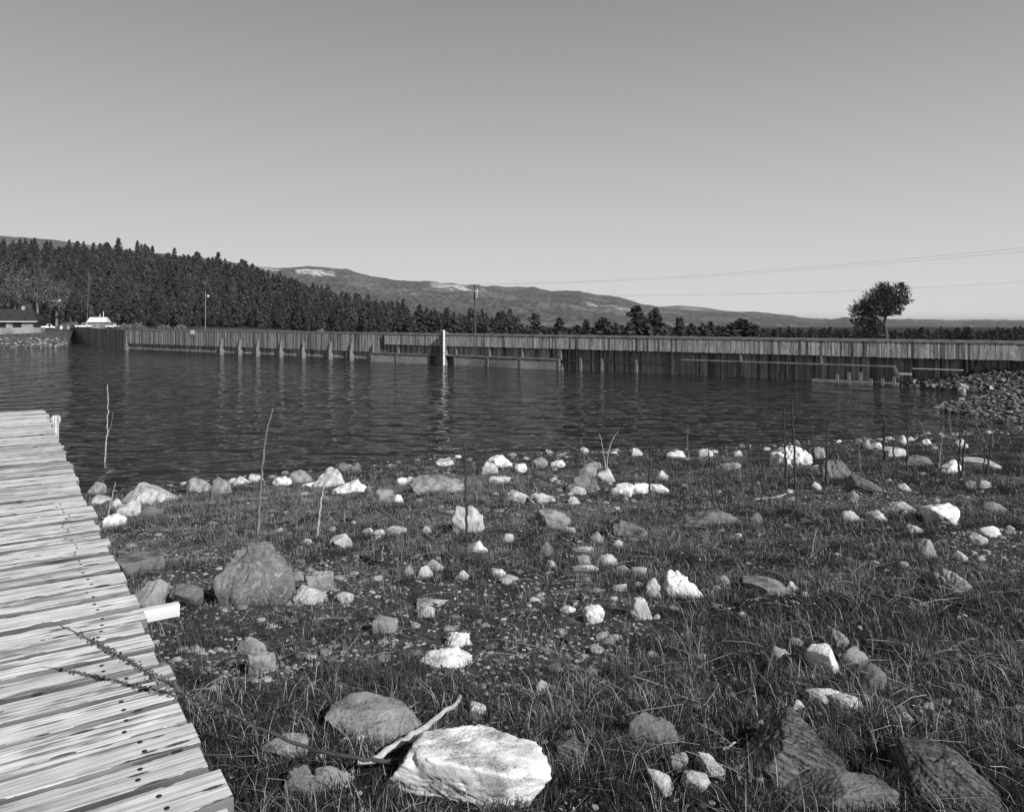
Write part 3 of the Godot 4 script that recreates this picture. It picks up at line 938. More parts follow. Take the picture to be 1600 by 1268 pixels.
func build_yard() -> void:
	# house at the frame's left
	var h := thing("lake_house", "dark gable-roofed house on the far left bank", "house", yard(22.0, 246.0), 0.25)
	var s := Shape.new(); s.box(Vector3(-6, -1.0, -4), Vector3(6.6, 2.0, 4))
	part("wall", s.mesh(), mats.concrete, h)
	s = Shape.new()
	var e := [Vector3(-6.6, 2.25, 5), Vector3(8.2, 2.25, 5), Vector3(5.2, 6.3, 0), Vector3(-6.6, 6.3, 0), Vector3(8.2, 2.25, -5), Vector3(-6.6, 2.25, -5)]
	s.quad(e[0], e[3], e[2], e[1]); s.quad(e[4], e[2], e[3], e[5]); s.tri(e[1], e[2], e[4]); s.quad(e[0], e[1], e[4], e[5])
	var rf := part("roof", s.mesh(), mats.roof_shingle, h)
	s = Shape.new(); s.box(Vector3(-6.6, 2.02, 5.0), Vector3(8.2, 2.26, 5.1))
	part("eave_board", s.mesh(), mats.white_paint, rf)
	s = Shape.new(); s.box(Vector3(2.2, 5.2, -0.5), Vector3(3.1, 7.2, 0.5))
	part("chimney", s.mesh(), mats.concrete, rf)
	s = Shape.new(); s.box(Vector3(1.0, 0.0, 4.0), Vector3(3.4, 1.9, 4.06))
	part("window", s.mesh(), mats.glass, h)
	s = Shape.new(); s.box(Vector3(-3.4, 0.0, 4.0), Vector3(-1.0, 1.9, 4.06))
	part("window", s.mesh(), mats.glass, h)
	# stone terrace below it
	s = Shape.new(); s.box(Vector3(-9, 0, -1.5), Vector3(8.0, 2.6, 1.5))
	var tw := single("terrace_wall", s.mesh(), mats.concrete, "pale stone terrace wall below the dark-roofed house", "wall", Vector3(px(22.0, 520.0, 233.0).x, 2.6, -233.0))
	tw.rotation.y = 0.2
	# boathouse shed
	var sh := thing("boat_shed", "small dark shed with bright metal roof above the dam", "shed", yard(155.0, 244.0), 0.15)
	s = Shape.new(); s.box(Vector3(-2.6, -0.5, -2.0), Vector3(2.6, 2.0, 2.0))
	part("wall", s.mesh(), mats.dam_timber, sh)
	s = Shape.new()
	for k in [-1.0, 1.0]:
		var a := Vector3(-3.0, 1.9, 2.5 * k); var b := Vector3(2.9, 1.9, 2.5 * k); var c := Vector3(2.4, 3.55, 0); var d := Vector3(-3.0, 3.55, 0)
		if k > 0: s.quad(a, d, c, b)
		else: s.quad(b, c, d, a)
	s.tri(Vector3(-2.95, 1.95, 2.4), Vector3(-2.95, 1.95, -2.4), Vector3(-2.95, 3.5, 0))
	s.tri(Vector3(2.8, 1.95, -2.4), Vector3(2.8, 1.95, 2.4), Vector3(2.4, 3.5, 0))
	part("roof", s.mesh(), mats.metal_roof, sh)
	s = Shape.new(); s.box(Vector3(2.6, 1.75, -1.6), Vector3(4.0, 1.9, 1.8))
	part("porch_roof", s.mesh(), mats.grey_paint, sh)
	for z in [-1.5, 1.6]:
		s = Shape.new(); s.box(Vector3(3.8, -0.4, z), Vector3(3.95, 1.75, z + 0.12))
		part("porch_post", s.mesh(), mats.grey_paint, sh)
	s = Shape.new(); s.box(Vector3(-0.4, 0, 2.0), Vector3(0.7, 1.8, 2.04))
	part("door", s.mesh(), mats.grey_paint, sh)
	for k in [[-0.2, 4.5], [0.9, 5.5]]:
		s = Shape.new(); s.tube([Vector3(k[0], 2.8, -0.9), Vector3(k[0], k[1], -0.9)], [0.12, 0.10], 8)
		part("flue", s.mesh(), mats.white_paint, sh)
	vehicle("pickup_truck", "white pickup truck parked left of the metal-roofed shed", yard(131.0, 241.0), 0.1, 4.6, true)
	vehicle("parked_van", "white pickup parked at the foot of the street lamp", yard(74.0, 240.5), 0.7, 3.8, true)
	vehicle("parked_car", "low white car parked right of the metal-roofed shed", yard(176.0, 242.0), 0.05, 3.9, false)
	# barrels and a marker by the wing wall
	s = Shape.new(); s.tube([Vector3(0, -0.1, 0), Vector3(0, 0.3, 0), Vector3(0, 0.9, 0), Vector3(0, 1.1, 0)], [0.3, 0.36, 0.36, 0.2], 12)
	single("marker_barrel", s.mesh(), mats.white_paint, "small white barrel on the bank between lamp and pickup", "barrel", yard(95.0, 241.0))
	s = Shape.new(); s.tube([Vector3(0, -0.1, 0), Vector3(0, 0.25, 0), Vector3(0, 0.95, 0), Vector3(0, 1.1, 0)], [0.4, 0.5, 0.5, 0.4], 12)
	single("oil_drum", s.mesh(), mats.grey_paint, "grey drum standing above the wing wall", "barrel", yard(106.0, 241.0))
	# landing stage at the foot of the bank
	var st := thing("landing_stage", "low dark wooden landing stage at the foot of the wing wall", "jetty", Vector3(-138.0, 0, -221.0), -0.35)
	s = Shape.new(); s.box(Vector3(-5, 0.35, -0.8), Vector3(6.5, 0.5, 0.8))
	part("deck", s.mesh(), mats.dam_timber, st)
	for x in [-4.6, -0.5, 5.9]:
		s = Shape.new(); s.tube([Vector3(x, -1.0, 0.6), Vector3(x, 1.0, 0.6)], [0.12, 0.12], 8)
		part("pile", s.mesh(), mats.dam_timber, st)

# ---------- trees ----------
func conifer(sd: int, spread: float, low: float) -> Array:
	var rng := RandomNumberGenerator.new()
	rng.seed = sd
	var s := Shape.new()
	var levels := 20
	var lean := Vector3(rng.randf_range(-0.02, 0.02), 0, rng.randf_range(-0.02, 0.02))
	for k in levels:
		var y := lerpf(low, 0.97, k / float(levels - 1))
		var f := (y - low) / (1.0 - low)
		var r := spread * pow(1.0 - f, 0.55) * clampf(f * 5.0 + 0.55, 0.0, 1.0) + 0.018
		var nb := 7 if f < 0.7 else 5
		for b in nb:
			if rng.randf() < 0.2: continue
			var a := rng.randf() * TAU
			var len := r * rng.randf_range(0.45, 1.3)
			var dir := Vector3(cos(a), 0, sin(a))
			for q in 7:
				var g := (q + 0.7) / 7.2
				var c := lean * y + Vector3(0, y, 0) + dir * len * g + Vector3(0, -len * 0.25 * g + len * 0.2 * g * g + rng.randf_range(-0.012, 0.012), 0)
				s.col = lin(rng.randf_range(0.024, 0.09))
				for e in 2:
					var o := Vector3(rng.randfn(), rng.randfn() * 0.5, rng.randfn()).normalized()
					var p := o.cross(dir + Vector3(0, 0.3, 0.1)).normalized()
					var z := 0.039 * rng.randf_range(0.6, 1.3) * (1.0 - 0.35 * f) * (0.6 + spread * 2.2)
					s.tri(c - o * z, c + o * z + p * z * 0.4, c + p * z * 1.5 + dir * z)
	var t := Shape.new()
	t.tube([Vector3(0, -0.03, 0), lean * 0.5 + Vector3(0, 0.5, 0), lean + Vector3(0, 0.97, 0)], [0.017, 0.011, 0.003], 5, 6.0)
	return [s.mesh(), t.mesh()]

# a broad-leaved crown: limbs from the trunk into clumps, small leaves through the clumps' volume
func leafy(sd: int, trunk: Array, rad: Array, clumps: Array, leaf: float, dark: float, light: float, per: float, bark: Material, parent: Node) -> void:
	var rng := RandomNumberGenerator.new()
	rng.seed = sd
	var s := Shape.new()
	s.tube(trunk, rad, 8, 0.6)
	for c in clumps:
		var from: Vector3 = trunk[-1] if c.size() < 4 else trunk[c[3]]
		var to: Vector3 = c[0]
		for b in 5:
			var tip: Vector3 = to + Vector3(rng.randfn(), rng.randfn(), rng.randfn()) * c[1] * 0.45
			var mid: Vector3 = from.lerp(tip, 0.5) + Vector3(rng.randfn(), rng.randfn() * 0.5 + 0.4, rng.randfn()) * 0.08 * (tip - from).length()
			s.tube([from, mid, tip], [rad[-1] * 0.55, rad[-1] * 0.32, 0.015], 5, 0.8)
	part("trunk", s.mesh(), bark, parent)
	s = Shape.new()
	for c in clumps:
		var count := int(per * c[2])
		var twig := Vector3.ZERO
		var point := Vector3.UP
		for i in count:
			if i % 28 == 0:       # a new twig: its leaves follow it outwards and upwards
				twig = c[0] + Vector3(rng.randfn(), rng.randfn(), rng.randfn()).normalized() * pow(rng.randf(), 0.4) * c[1]
				point = ((twig - c[0]) / c[1] + Vector3(rng.randfn() * 0.3, 0.7, rng.randfn() * 0.3)).normalized()
			var p: Vector3 = twig + point * rng.randf_range(-0.3, 0.45) * c[1] * 0.8 + Vector3(rng.randfn(), rng.randfn(), rng.randfn()) * 0.07 * c[1]
			s.col = lin(rng.randf_range(dark, light))
			var a := Vector3(rng.randfn(), rng.randfn(), rng.randfn()).normalized()
			var b := a.cross(Vector3(rng.randfn(), rng.randfn(), rng.randfn())).normalized()
			var z := leaf * rng.randf_range(0.6, 1.4)
			s.quad(p, p + a * z * 0.5 + b * z * 0.35, p + a * z * 1.2, p + a * z * 0.5 - b * z * 0.35)
	part("crown", s.mesh(), mats.leaves, parent)

func build_trees() -> void:
	var kinds := []
	for k in 6: kinds.append(conifer(500 + k, [0.15, 0.20, 0.23, 0.17, 0.27, 0.21][k], [0.10, 0.16, 0.2, 0.07, 0.25, 0.14][k]))
	var rng := RandomNumberGenerator.new()
	rng.seed = 90
	var spots := []
	# rows up the left hillside
	var d := 262.0
	while d < 455.0:
		var x := -120.0
		while x < 800.0:
			x += rng.randf_range(7.0, 12.5) * 330.0 / d
			var dd := d + rng.randf_range(-6.0, 6.0)
			var u := (x - 800.0) / FOCAL
			var p := Vector3(u * dd, 0, -dd)
			p.y = far_ground(p.x, p.z)
			# the wood thins out to the right and leaves some rock clearings
			if x > 600.0 and d > 330.0 and rng.randf() < 0.6: continue
			if noise_hill(p) > 0.42: continue
			if d < 278.0 and x < 240.0 and rng.randf() < 0.85: continue
			spots.append([p, rng.randf_range(5.0, 12.0) * (0.8 if rng.randf() < 0.4 else 1.0), dd])
		d += 8.5
	# those on the skyline and those along the foot show largest: one thing each
	spots.sort_custom(func(a, b): return a[2] < b[2])
	var front := 85
	var rest := {}
	var total := spots.size()
	for i in total:
		var sp: Array = spots[i]
		var k := rng.randi() % 6
		var turn := rng.randf() * TAU
		if i < front or i >= total - 45:
			var t := thing("pine_tree", "dark conifer within the dense forest on the left hillside", "tree", sp[0], turn, "conifers of the hillside forest")
			var slim := rng.randf_range(0.75, 1.3)
			t.scale = Vector3(slim, 1, slim) * sp[1]
			part("crown", kinds[k][0], mats[["needles", "needles_light", "needles_dark", "needles"][rng.randi() % 4]], t)
			part("trunk", kinds[k][1], mats.trunk, t)
		else:
			if not rest.has(k): rest[k] = []
			rest[k].append(Transform3D(Basis(Vector3.UP, turn).scaled(Vector3(1, rng.randf_range(0.85, 1.25), 1) * sp[1]), sp[0]))
	for k in rest:
		var tint := []
		for i in rest[k].size(): tint.append(Color(1, 1, 1) * rng.randf_range(0.8, 1.5))
		scatter("hillside_forest", kinds[k][0], mats.needles, rest[k], tint, ["middle of the hillside forest, slender conifers", "middle of the hillside forest, fuller conifers", "middle of the hillside forest, broad conifers", "middle of the hillside forest, low-branched conifers", "middle of the hillside forest, bare-footed broad conifers", "middle of the hillside forest, mixed conifers"][k], "forest")
	# trees that stand alone behind the dam: column, top, depth, kind, width factor, label
	for e in [
		[836.0, 489.0, 165.0, 3, 1.3, "lone pointed conifer right of the utility pole, tallest there"],
		[873.0, 497.0, 168.0, 1, 1.5, "bushy conifer second to the right of the utility pole"],
		[917.0, 499.0, 172.0, 0, 1.2, "slim short conifer midway between pole and tall twin pines"],
		[941.0, 496.0, 172.0, 4, 1.4, "spreading conifer just left of the tall twin pines"],
		[994.0, 478.0, 165.0, 4, 1.25, "left and wider of the tall twin pines behind the dam"],
		[1021.0, 481.0, 165.0, 2, 1.15, "right and narrower of the tall twin pines behind the dam"],
		[1061.0, 496.0, 172.0, 4, 1.0, "open-crowned pine right of the rounded pale bush"],
		[1080.0, 507.0, 178.0, 1, 1.5, "short conifer just right of the open-crowned pine"],
		[1103.0, 511.0, 180.0, 2, 1.4, "low conifer left of the wide dark clump"],
		[1157.0, 498.0, 160.0, 4, 1.8, "peak of the wide dark conifer clump behind the dam"],
		[1143.0, 507.0, 158.0, 2, 1.9, "left shoulder of the wide dark conifer clump"],
		[1174.0, 507.0, 158.0, 4, 1.9, "right shoulder of the wide dark conifer clump"]]:
		var p := px(e[0], 500.0, e[2])
		p.y = -2.0
		p.y = far_ground(p.x, p.z)
		var hgt: float = EYE + (HORIZON - e[1]) / FOCAL * e[2] - p.y
		var t := thing("pine_tree", e[5], "tree", p, rng.randf() * TAU)
		t.scale = Vector3(e[4], 1, e[4]) * hgt
		part("crown", kinds[e[3]][0], mats.needles, t)
		part("trunk", kinds[e[3]][1], mats.trunk, t)
	# low belts of conifers behind the dam
	var i2 := 0
	for row in [[615.0, 800.0, 200.0, 488.0, 503.0, 7.0, 34], [770.0, 1150.0, 205.0, 504.0, 514.0, 7.0, 60], [1180.0, 1640.0, 260.0, 513.0, 519.0, 6.5, 75], [1130.0, 1640.0, 330.0, 511.0, 517.0, 6.5, 75]]:
		var x: float = row[0]
		while x < row[1]:
			x += rng.randf_range(0.55, 1.3) * row[5]
			var dd: float = row[2] + rng.randf_range(-14.0, 14.0)
			var p := px(x, 500.0, dd)
			p.y = far_ground(p.x, p.z)
			var ty := lerpf(row[3], row[4], clampf((x - row[0]) / 150.0, 0.0, 1.0) if row[0] < 700.0 else rng.randf()) + rng.randf_range(-3.0, 4.0)
			var hgt: float = maxf(EYE + (HORIZON - ty) / FOCAL * dd - p.y, 3.0)
			var t := thing("pine_tree", ["dark conifer at the forest's thin right end near the utility pole", "small dark conifer in the low belt behind the dam's middle", "tiny dark conifer in the near tree line at right", "tiny dark conifer in the farther tree line at right"][i2], "tree", p, rng.randf() * TAU, ["forest's right end", "low belt behind the dam", "near tree line at right", "far tree line at right"][i2])
			t.scale = Vector3(1.2, 1, 1.2) * hgt
			var k := rng.randi() % 6
			part("crown", kinds[k][0], mats[["needles", "needles_light", "needles_dark", "needles"][rng.randi() % 4]], t)
			part("trunk", kinds[k][1], mats.trunk, t)
		i2 += 1
	# the lone leafy tree at right
	var lone := px(1386.0, 525.0, 112.0)
	lone.y = far_ground(lone.x, lone.z)
	var m := 112.0 / FOCAL
	var tr := thing("cottonwood_tree", "lone broad leafy tree leaning right behind the dam", "tree", lone)
	var pt := func(x: float, y: float, z := 0.0) -> Vector3: return Vector3((x - 1386.0) * m, EYE + (HORIZON - y) * m - lone.y, z)
	leafy(7, [Vector3(0, -0.2, 0), pt.call(1385.0, 524.0), pt.call(1382.0, 506.0, 0.1), pt.call(1384.0, 494.0)], [0.42, 0.34, 0.24, 0.17], [
		[pt.call(1372.0, 474.0, 0.0), 2.1, 1.6], [pt.call(1360.0, 473.0, 0.8), 1.7, 1.1], [pt.call(1385.0, 462.0, -0.6), 1.7, 1.1], [pt.call(1402.0, 460.0, 0.3), 1.5, 0.9], [pt.call(1410.0, 451.0, 0.0), 0.9, 0.35], [pt.call(1376.0, 455.0, 0.2), 1.3, 0.7], [pt.call(1384.0, 450.0, 0.2), 0.9, 0.3],
		[pt.call(1403.0, 476.0, -0.3), 1.3, 0.5], [pt.call(1416.0, 468.0, 0.0), 0.9, 0.3], [pt.call(1345.0, 478.0, 0.2), 1.2, 0.5], [pt.call(1392.0, 478.0, 0.8), 1.5, 0.6], [pt.call(1362.0, 490.0, -0.6), 1.5, 0.6], [pt.call(1402.0, 487.0, 0.6), 0.7, 0.16], [pt.call(1334.0, 488.0, 0.2), 1.0, 0.32, 2], [pt.call(1350.0, 484.0, -0.4), 1.1, 0.4, 2], [pt.call(1352.0, 500.0, 0.3), 1.2, 0.45, 2], [pt.call(1340.0, 503.0, -0.2), 0.9, 0.3, 2], [pt.call(1366.0, 505.0, 0.5), 1.2, 0.5, 2], [pt.call(1352.0, 515.0, 0.0), 1.4, 0.6, 1], [pt.call(1370.0, 517.0, 0.3), 1.2, 0.5, 1]], 0.15, 0.02, 0.06, 2300.0, mats.pole, tr)
	# rounded bush between the pines
	var bp := px(1040.0, 514.0, 168.0)
	bp.y = far_ground(bp.x, bp.z)
	var bt := thing("leafy_tree", "rounded paler bush between the twin pines and the open pine", "tree", bp)
	var bh := EYE + (HORIZON - 503.0) / FOCAL * 168.0 - bp.y
	leafy(8, [Vector3(0, -0.2, 0), Vector3(0, bh * 0.4, 0), Vector3(0.1, bh * 0.6, 0)], [0.2, 0.15, 0.1], [[Vector3(0, bh * 0.75, 0), 1.6, 0.8], [Vector3(1.1, bh * 0.6, 0.3), 1.3, 0.5], [Vector3(-1.1, bh * 0.58, -0.2), 1.3, 0.5]], 0.3, 0.05, 0.10, 700.0, mats.trunk, bt)
	# bare pale cottonwoods over the house
	var j := 0
	for e in [[57.0, 405.0, 262.0, "bare pale-limbed cottonwood right above the house roof"], [22.0, 412.0, 266.0, "bare cottonwood at the far left behind the house"], [88.0, 432.0, 270.0, "smaller bare cottonwood behind the street lamp"]]:
		var p := yard(e[0], e[2])
		var hh: float = EYE + (HORIZON - e[1]) / FOCAL * e[2] - p.y
		var t := thing("bare_cottonwood", e[3], "tree", p, j * 1.1)
		leafy(20 + j, [Vector3(0, -0.2, 0), Vector3(0.3, hh * 0.2, 0), Vector3(0.1, hh * 0.38, 0)], [0.55, 0.42, 0.3], [[Vector3(-1.6, hh * 0.62, 0), hh * 0.22, 0.55], [Vector3(2.0, hh * 0.6, 0.4), hh * 0.22, 0.55], [Vector3(0.2, hh * 0.8, -0.4), hh * 0.2, 0.5], [Vector3(3.0, hh * 0.42, 0.2), hh * 0.16, 0.3], [Vector3(-3.0, hh * 0.45, 0.2), hh * 0.16, 0.3]], 0.42, 0.06, 0.17, 900.0, mats.stalk_mid, t)
		j += 1
	# slim pale aspen trunks behind the pickup
	for e in [[135.0, 138.5, 424.0, "tall slim pale aspen trunk behind the pickup"], [138.0, 141.0, 478.0, "short leaning aspen trunk right of the tall one"], [142.0, 142.5, 476.0, "straight short aspen trunk beside the shed roof"]]:
		var p := yard(e[0], 256.0)
		var tip := px(e[1], e[2], 256.0) - p
		var t := thing("aspen_tree", e[3], "tree", p)
		leafy(40 + int(e[0]), [Vector3(0, -0.2, 0), tip * 0.35 + Vector3(0.1, 0, 0), tip * 0.7, tip], [0.12, 0.09, 0.055, 0.03], [[tip * 0.85, tip.length() * 0.12, 0.25], [tip * 0.6 + Vector3(0.4, 0, 0), tip.length() * 0.08, 0.12]], 0.3, 0.05, 0.13, 700.0, mats.stalk_mid, t)
	# brush heaps right of the shed
	j = 0
	for e in [[190.0, 13.0, 0.8, "pale brush heap nearest the shed"], [212.0, 26.0, 1.0, "largest pale brush heap behind the dark dam end"], [255.0, 20.0, 0.7, "long low brush heap left of the notice board"], [283.0, 14.0, 0.6, "small brush patch just left of the notice board"], [110.0, 24.0, 1.2, "leafless brush behind the pickup and lamp"], [594.0, 12.0, 1.1, "pale scrub on a rock clearing behind the dam"], [500.0, 11.0, 1.0, "pale scrub in the gap of the forest"]]:
		var p := yard(e[0], 226.0 if e[0] < 300.0 and e[0] > 150.0 else 252.0)
		var wdt: float = e[1] / FOCAL * 240.0 * 0.5
		var t := thing("brush_heap", e[3], "bush", p)
		leafy(60 + j, [Vector3(0, -0.2, 0), Vector3(0.05, 0.5, 0)], [0.06, 0.04], [[Vector3(0, 1.0 * e[2], 0), 1.1 * e[2], 0.4], [Vector3(wdt * 0.5, 0.8 * e[2], 0), 0.9 * e[2], 0.3], [Vector3(-wdt * 0.5, 0.7 * e[2], 0.2), 0.9 * e[2], 0.3], [Vector3(wdt * 0.9, 0.5 * e[2], 0), 0.7 * e[2], 0.2], [Vector3(-wdt * 0.9, 0.4 * e[2], 0), 0.7 * e[2], 0.2]], 0.24, 0.10, 0.30, 900.0, mats.stalk_mid, t)
		j += 1

func noise_hill(p: Vector3) -> float:
	return rough.get_noise_2d(p.x * 1.7 + 900.0, p.z * 1.7)

# ---------- dock ----------
const DECK := 6.0
const DOCK_EDGE := Vector3(-0.914, 6.0, -2.408)
const DOCK_RUN := Vector3(-0.559, 0, -0.829)
const DOCK_ACROSS := Vector3(-0.829, 0, 0.559)    # from the seen edge inwards, to the left

func on_dock(x: float, z: float) -> bool:
	var p := Vector3(x, 0, z) - Vector3(DOCK_EDGE.x, 0, DOCK_EDGE.z)
	var a := p.dot(DOCK_ACROSS)
	var s := p.dot(DOCK_RUN)
	return a > -0.02 and a < 2.7 and s > -4.0 and s < 12.7

func build_dock() -> void:
	var dock := thing("plank_dock", "weathered white plank dock running out from the lower left corner", "dock")
	var rng := RandomNumberGenerator.new()
	rng.seed = 5
	var s := -3.2
	var i := 0
	while s < 12.4:
		var w := lerpf(0.17, 0.225, clampf(s / 10.0, 0.0, 1.0)) * rng.randf_range(0.82, 1.2)
		var gap := rng.randf_range(0.014, 0.042)
		var ends := rng.randf_range(-0.015, 0.03)
		var sh := Shape.new()
		var thick := 0.045
		var ch := 0.006
		var o := DOCK_EDGE + DOCK_RUN * s + DOCK_ACROSS * ends + Vector3(0, rng.randf_range(-0.006, 0.006), 0)
		var skew := DOCK_RUN * rng.randf_range(-0.012, 0.012)
		var along := DOCK_ACROSS * 2.55 + skew + Vector3(0, rng.randf_range(-0.008, 0.008), 0)
		var prof := [Vector2(0, -thick), Vector2(0, -ch), Vector2(ch, 0), Vector2(w - ch, 0), Vector2(w, -ch), Vector2(w, -thick)]
		var u0 := rng.randf()
		var v0 := (rng.randi() % 8) / 8.0  # plank sides and ends take the painted dark rows at the band's edges
		var shade := rng.randf_range(0.76, 1.08) * (0.62 if rng.randf() < 0.1 else 1.0)
		var at := func(p: Vector2, k: float) -> Vector3: return o + DOCK_RUN * p.x + Vector3(0, p.y, 0) + along * k
		for k in prof.size():
			var a: Vector2 = prof[k]
			var b: Vector2 = prof[(k + 1) % prof.size()]
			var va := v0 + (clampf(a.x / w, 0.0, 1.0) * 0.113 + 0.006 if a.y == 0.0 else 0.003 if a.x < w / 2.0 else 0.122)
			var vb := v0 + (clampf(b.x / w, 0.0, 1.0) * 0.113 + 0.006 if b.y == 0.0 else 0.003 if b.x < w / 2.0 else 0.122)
			if k == prof.size() - 1: vb = va
			var q := sh.v.size()
			sh.col = lin(shade)
			sh.quad(at.call(a, 0.0), at.call(a, 1.0), at.call(b, 1.0), at.call(b, 0.0))
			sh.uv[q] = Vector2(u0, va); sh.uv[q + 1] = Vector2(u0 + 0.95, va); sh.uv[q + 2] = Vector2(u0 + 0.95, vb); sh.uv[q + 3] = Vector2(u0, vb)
			if sh.n[q].dot(Vector3.UP) < 0.0 and absf(a.y) < 0.02 and absf(b.y) < 0.02:
				for z in 4: sh.n[q + z] = -sh.n[q + z]
		for k in range(1, prof.size() - 1):
			sh.tri(at.call(prof[0], 0.0), at.call(prof[k + 1], 0.0), at.call(prof[k], 0.0), Vector2(u0, v0 + 0.003), Vector2(u0 + 0.01, v0 + 0.003), Vector2(u0 + 0.01, v0 + 0.004))
			sh.tri(at.call(prof[0], 1.0), at.call(prof[k], 1.0), at.call(prof[k + 1], 1.0), Vector2(u0, v0 + 0.003), Vector2(u0 + 0.01, v0 + 0.003), Vector2(u0 + 0.01, v0 + 0.004))
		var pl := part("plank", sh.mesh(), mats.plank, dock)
		if s > -0.4 and s < 4.5:
			for k in [0.27, 0.74]:
				var nl := Shape.new()
				var c: Vector3 = at.call(Vector2(w * (k + rng.randf_range(-0.06, 0.06)), 0), (0.19 + rng.randf_range(-0.02, 0.02)) / 2.55)
				nl.tube([c + Vector3(0, -0.004, 0), c + Vector3(0, 0.002, 0), c + Vector3(0, 0.004, 0)], [0.009, 0.009, 0.005], 8)
				part("nail", nl.mesh(), mats.nail, pl)
		s += w + gap
		i += 1
	# stringers and legs under it
	for a in [0.16, 1.2, 2.3]:
		var sh := Shape.new()
		sh.slab(DOCK_EDGE + DOCK_ACROSS * a + DOCK_RUN * -3.2 + Vector3(0, -0.215, 0), DOCK_RUN * 15.6, Vector3(0, 0.16, 0), DOCK_ACROSS * 0.06, Vector2.ZERO, Vector2(4, 0.1))
		part("stringer", sh.mesh(), mats.dock_wood, dock)
	for st in [1.2, 4.6, 8.0, 11.6]:
		for a in [0.3, 2.2]:
			var p: Vector3 = DOCK_EDGE + DOCK_RUN * st + DOCK_ACROSS * a
			var g := ground(p.x, p.z)
			var sh := Shape.new()
			sh.slab(Vector3(p.x, g - 0.15, p.z), DOCK_RUN * 0.12, Vector3(0, DECK - 0.06 - g + 0.15, 0), DOCK_ACROSS * 0.12)
			part("leg", sh.mesh(), mats.dock_wood, dock)
	# sawn end of a cross beam sticking out past the planks
	var cb := Shape.new()
	cb.slab(DOCK_EDGE + DOCK_RUN * 1.97 + DOCK_ACROSS * -0.22 + Vector3(0, -0.13, 0), DOCK_RUN * 0.05, Vector3(0, 0.065, 0), DOCK_ACROSS * 0.9, Vector2(0.2, 0.31), Vector2(0.204, 0.314))
	part("cross_beam", cb.mesh(), mats.plank, dock)
	# mooring posts at the edge
	for e in [[10.6, 0.06, 0.09]]:
		var sh := Shape.new()
		var p: Vector3 = DOCK_EDGE + DOCK_RUN * e[0] - DOCK_ACROSS * 0.06
		p.y = 0.0
		var g := DECK - 0.3
		sh.tube([p + Vector3(0, g, 0), p + Vector3(0, DECK + e[1] - 0.1, 0)], [0.045, 0.045], 8, 0.5)
		sh.tube([p + Vector3(0, DECK + e[1] - 0.1, 0), p + Vector3(0, DECK + e[1] - 0.06, 0), p + Vector3(0, DECK + e[1], 0), p + Vector3(0, DECK + e[1] + 0.03, 0)], [0.05, e[2] * 0.8, e[2] * 0.78, 0.04], 10, 0.5)
		part("mooring_post", sh.mesh(), mats.plank, dock)

# ---------- stalks and branches ----------
func stalk(called: String, pts: Array, wide: float, mat: Material, label: String, category := "stalk", knobs := 0.25, fork: Array = []) -> void:
	var d := bank_depth(pts[0][0], pts[0][1])
	var rng := RandomNumberGenerator.new()
	rng.seed = hash(label)
	var curve := []
	for p in pts: curve.append(px(p[0], p[1], d))
	curve[0].y = ground(curve[0].x, curve[0].z) - 0.06
	var s := Shape.new()
	var fine := bend(curve, 22, rng, 0.004 * d * 0.12)
	var rad := []
	for k in fine.size():
		var f := k / float(fine.size() - 1)
		rad.append(wide * 0.40 / FOCAL * d * lerpf(1.15, 0.55, f) * (1.0 + rng.randf_range(-knobs, knobs)))
	s.tube(fine, rad, 6, 1.0)
	if fork.size():
		var c2 := []
		for p in fork: c2.append(px(p[0], p[1], d))
		s.tube(bend(c2, 8, rng, 0.003), [0.01, 0.009, 0.009, 0.008, 0.008, 0.007, 0.007, 0.006, 0.005], 5)
	single(called, s.mesh(), mat, label, category)

func bend(curve: Array, n: int, rng: RandomNumberGenerator, wob: float) -> Array:
	var c := Curve3D.new()
	for k in curve.size():
		var tan: Vector3 = (curve[mini(k + 1, curve.size() - 1)] - curve[maxi(k - 1, 0)]) / 5.0
		c.add_point(curve[k], -tan, tan)
	var out := []
	var l := c.get_baked_length()
	for k in n + 1:
		var j := Vector3(rng.randfn(), rng.randfn(), rng.randfn()) * wob if k > 0 else Vector3.ZERO
		out.append(c.sample_baked(l * k / n) + j)
	return out

func lying(called: String, pts: Array, wide: float, mat: Material, label: String, lift: Array = []) -> void:
	var rng := RandomNumberGenerator.new()
	rng.seed = hash(label)
	var curve := []
	var d := 1.0
	for k in pts.size():
		var p := on_bank(pts[k][0], pts[k][1])
		var up: float = lift[k] if lift.size() else 0.02
		d = -p.z
		# raised points keep their place in the picture by standing nearer
		if up > 0.03:
			var dd := bank_depth(pts[k][0], pts[k][1]) * (1.0 - up / (EYE - p.y))
			p = px(pts[k][0], pts[k][1], dd)
		else: p.y += up
		curve.append(p)
	var fine := bend(curve, 20, rng, 0.004)
	var rad := []
	for k in fine.size(): rad.append(wide * 0.5 / FOCAL * d * lerpf(1.1, 0.75, k / 20.0) * rng.randf_range(0.88, 1.12))
	var s := Shape.new()
	s.tube(fine, rad, 8, 1.5)
	single(called, s.mesh(), mat, label, "branch")

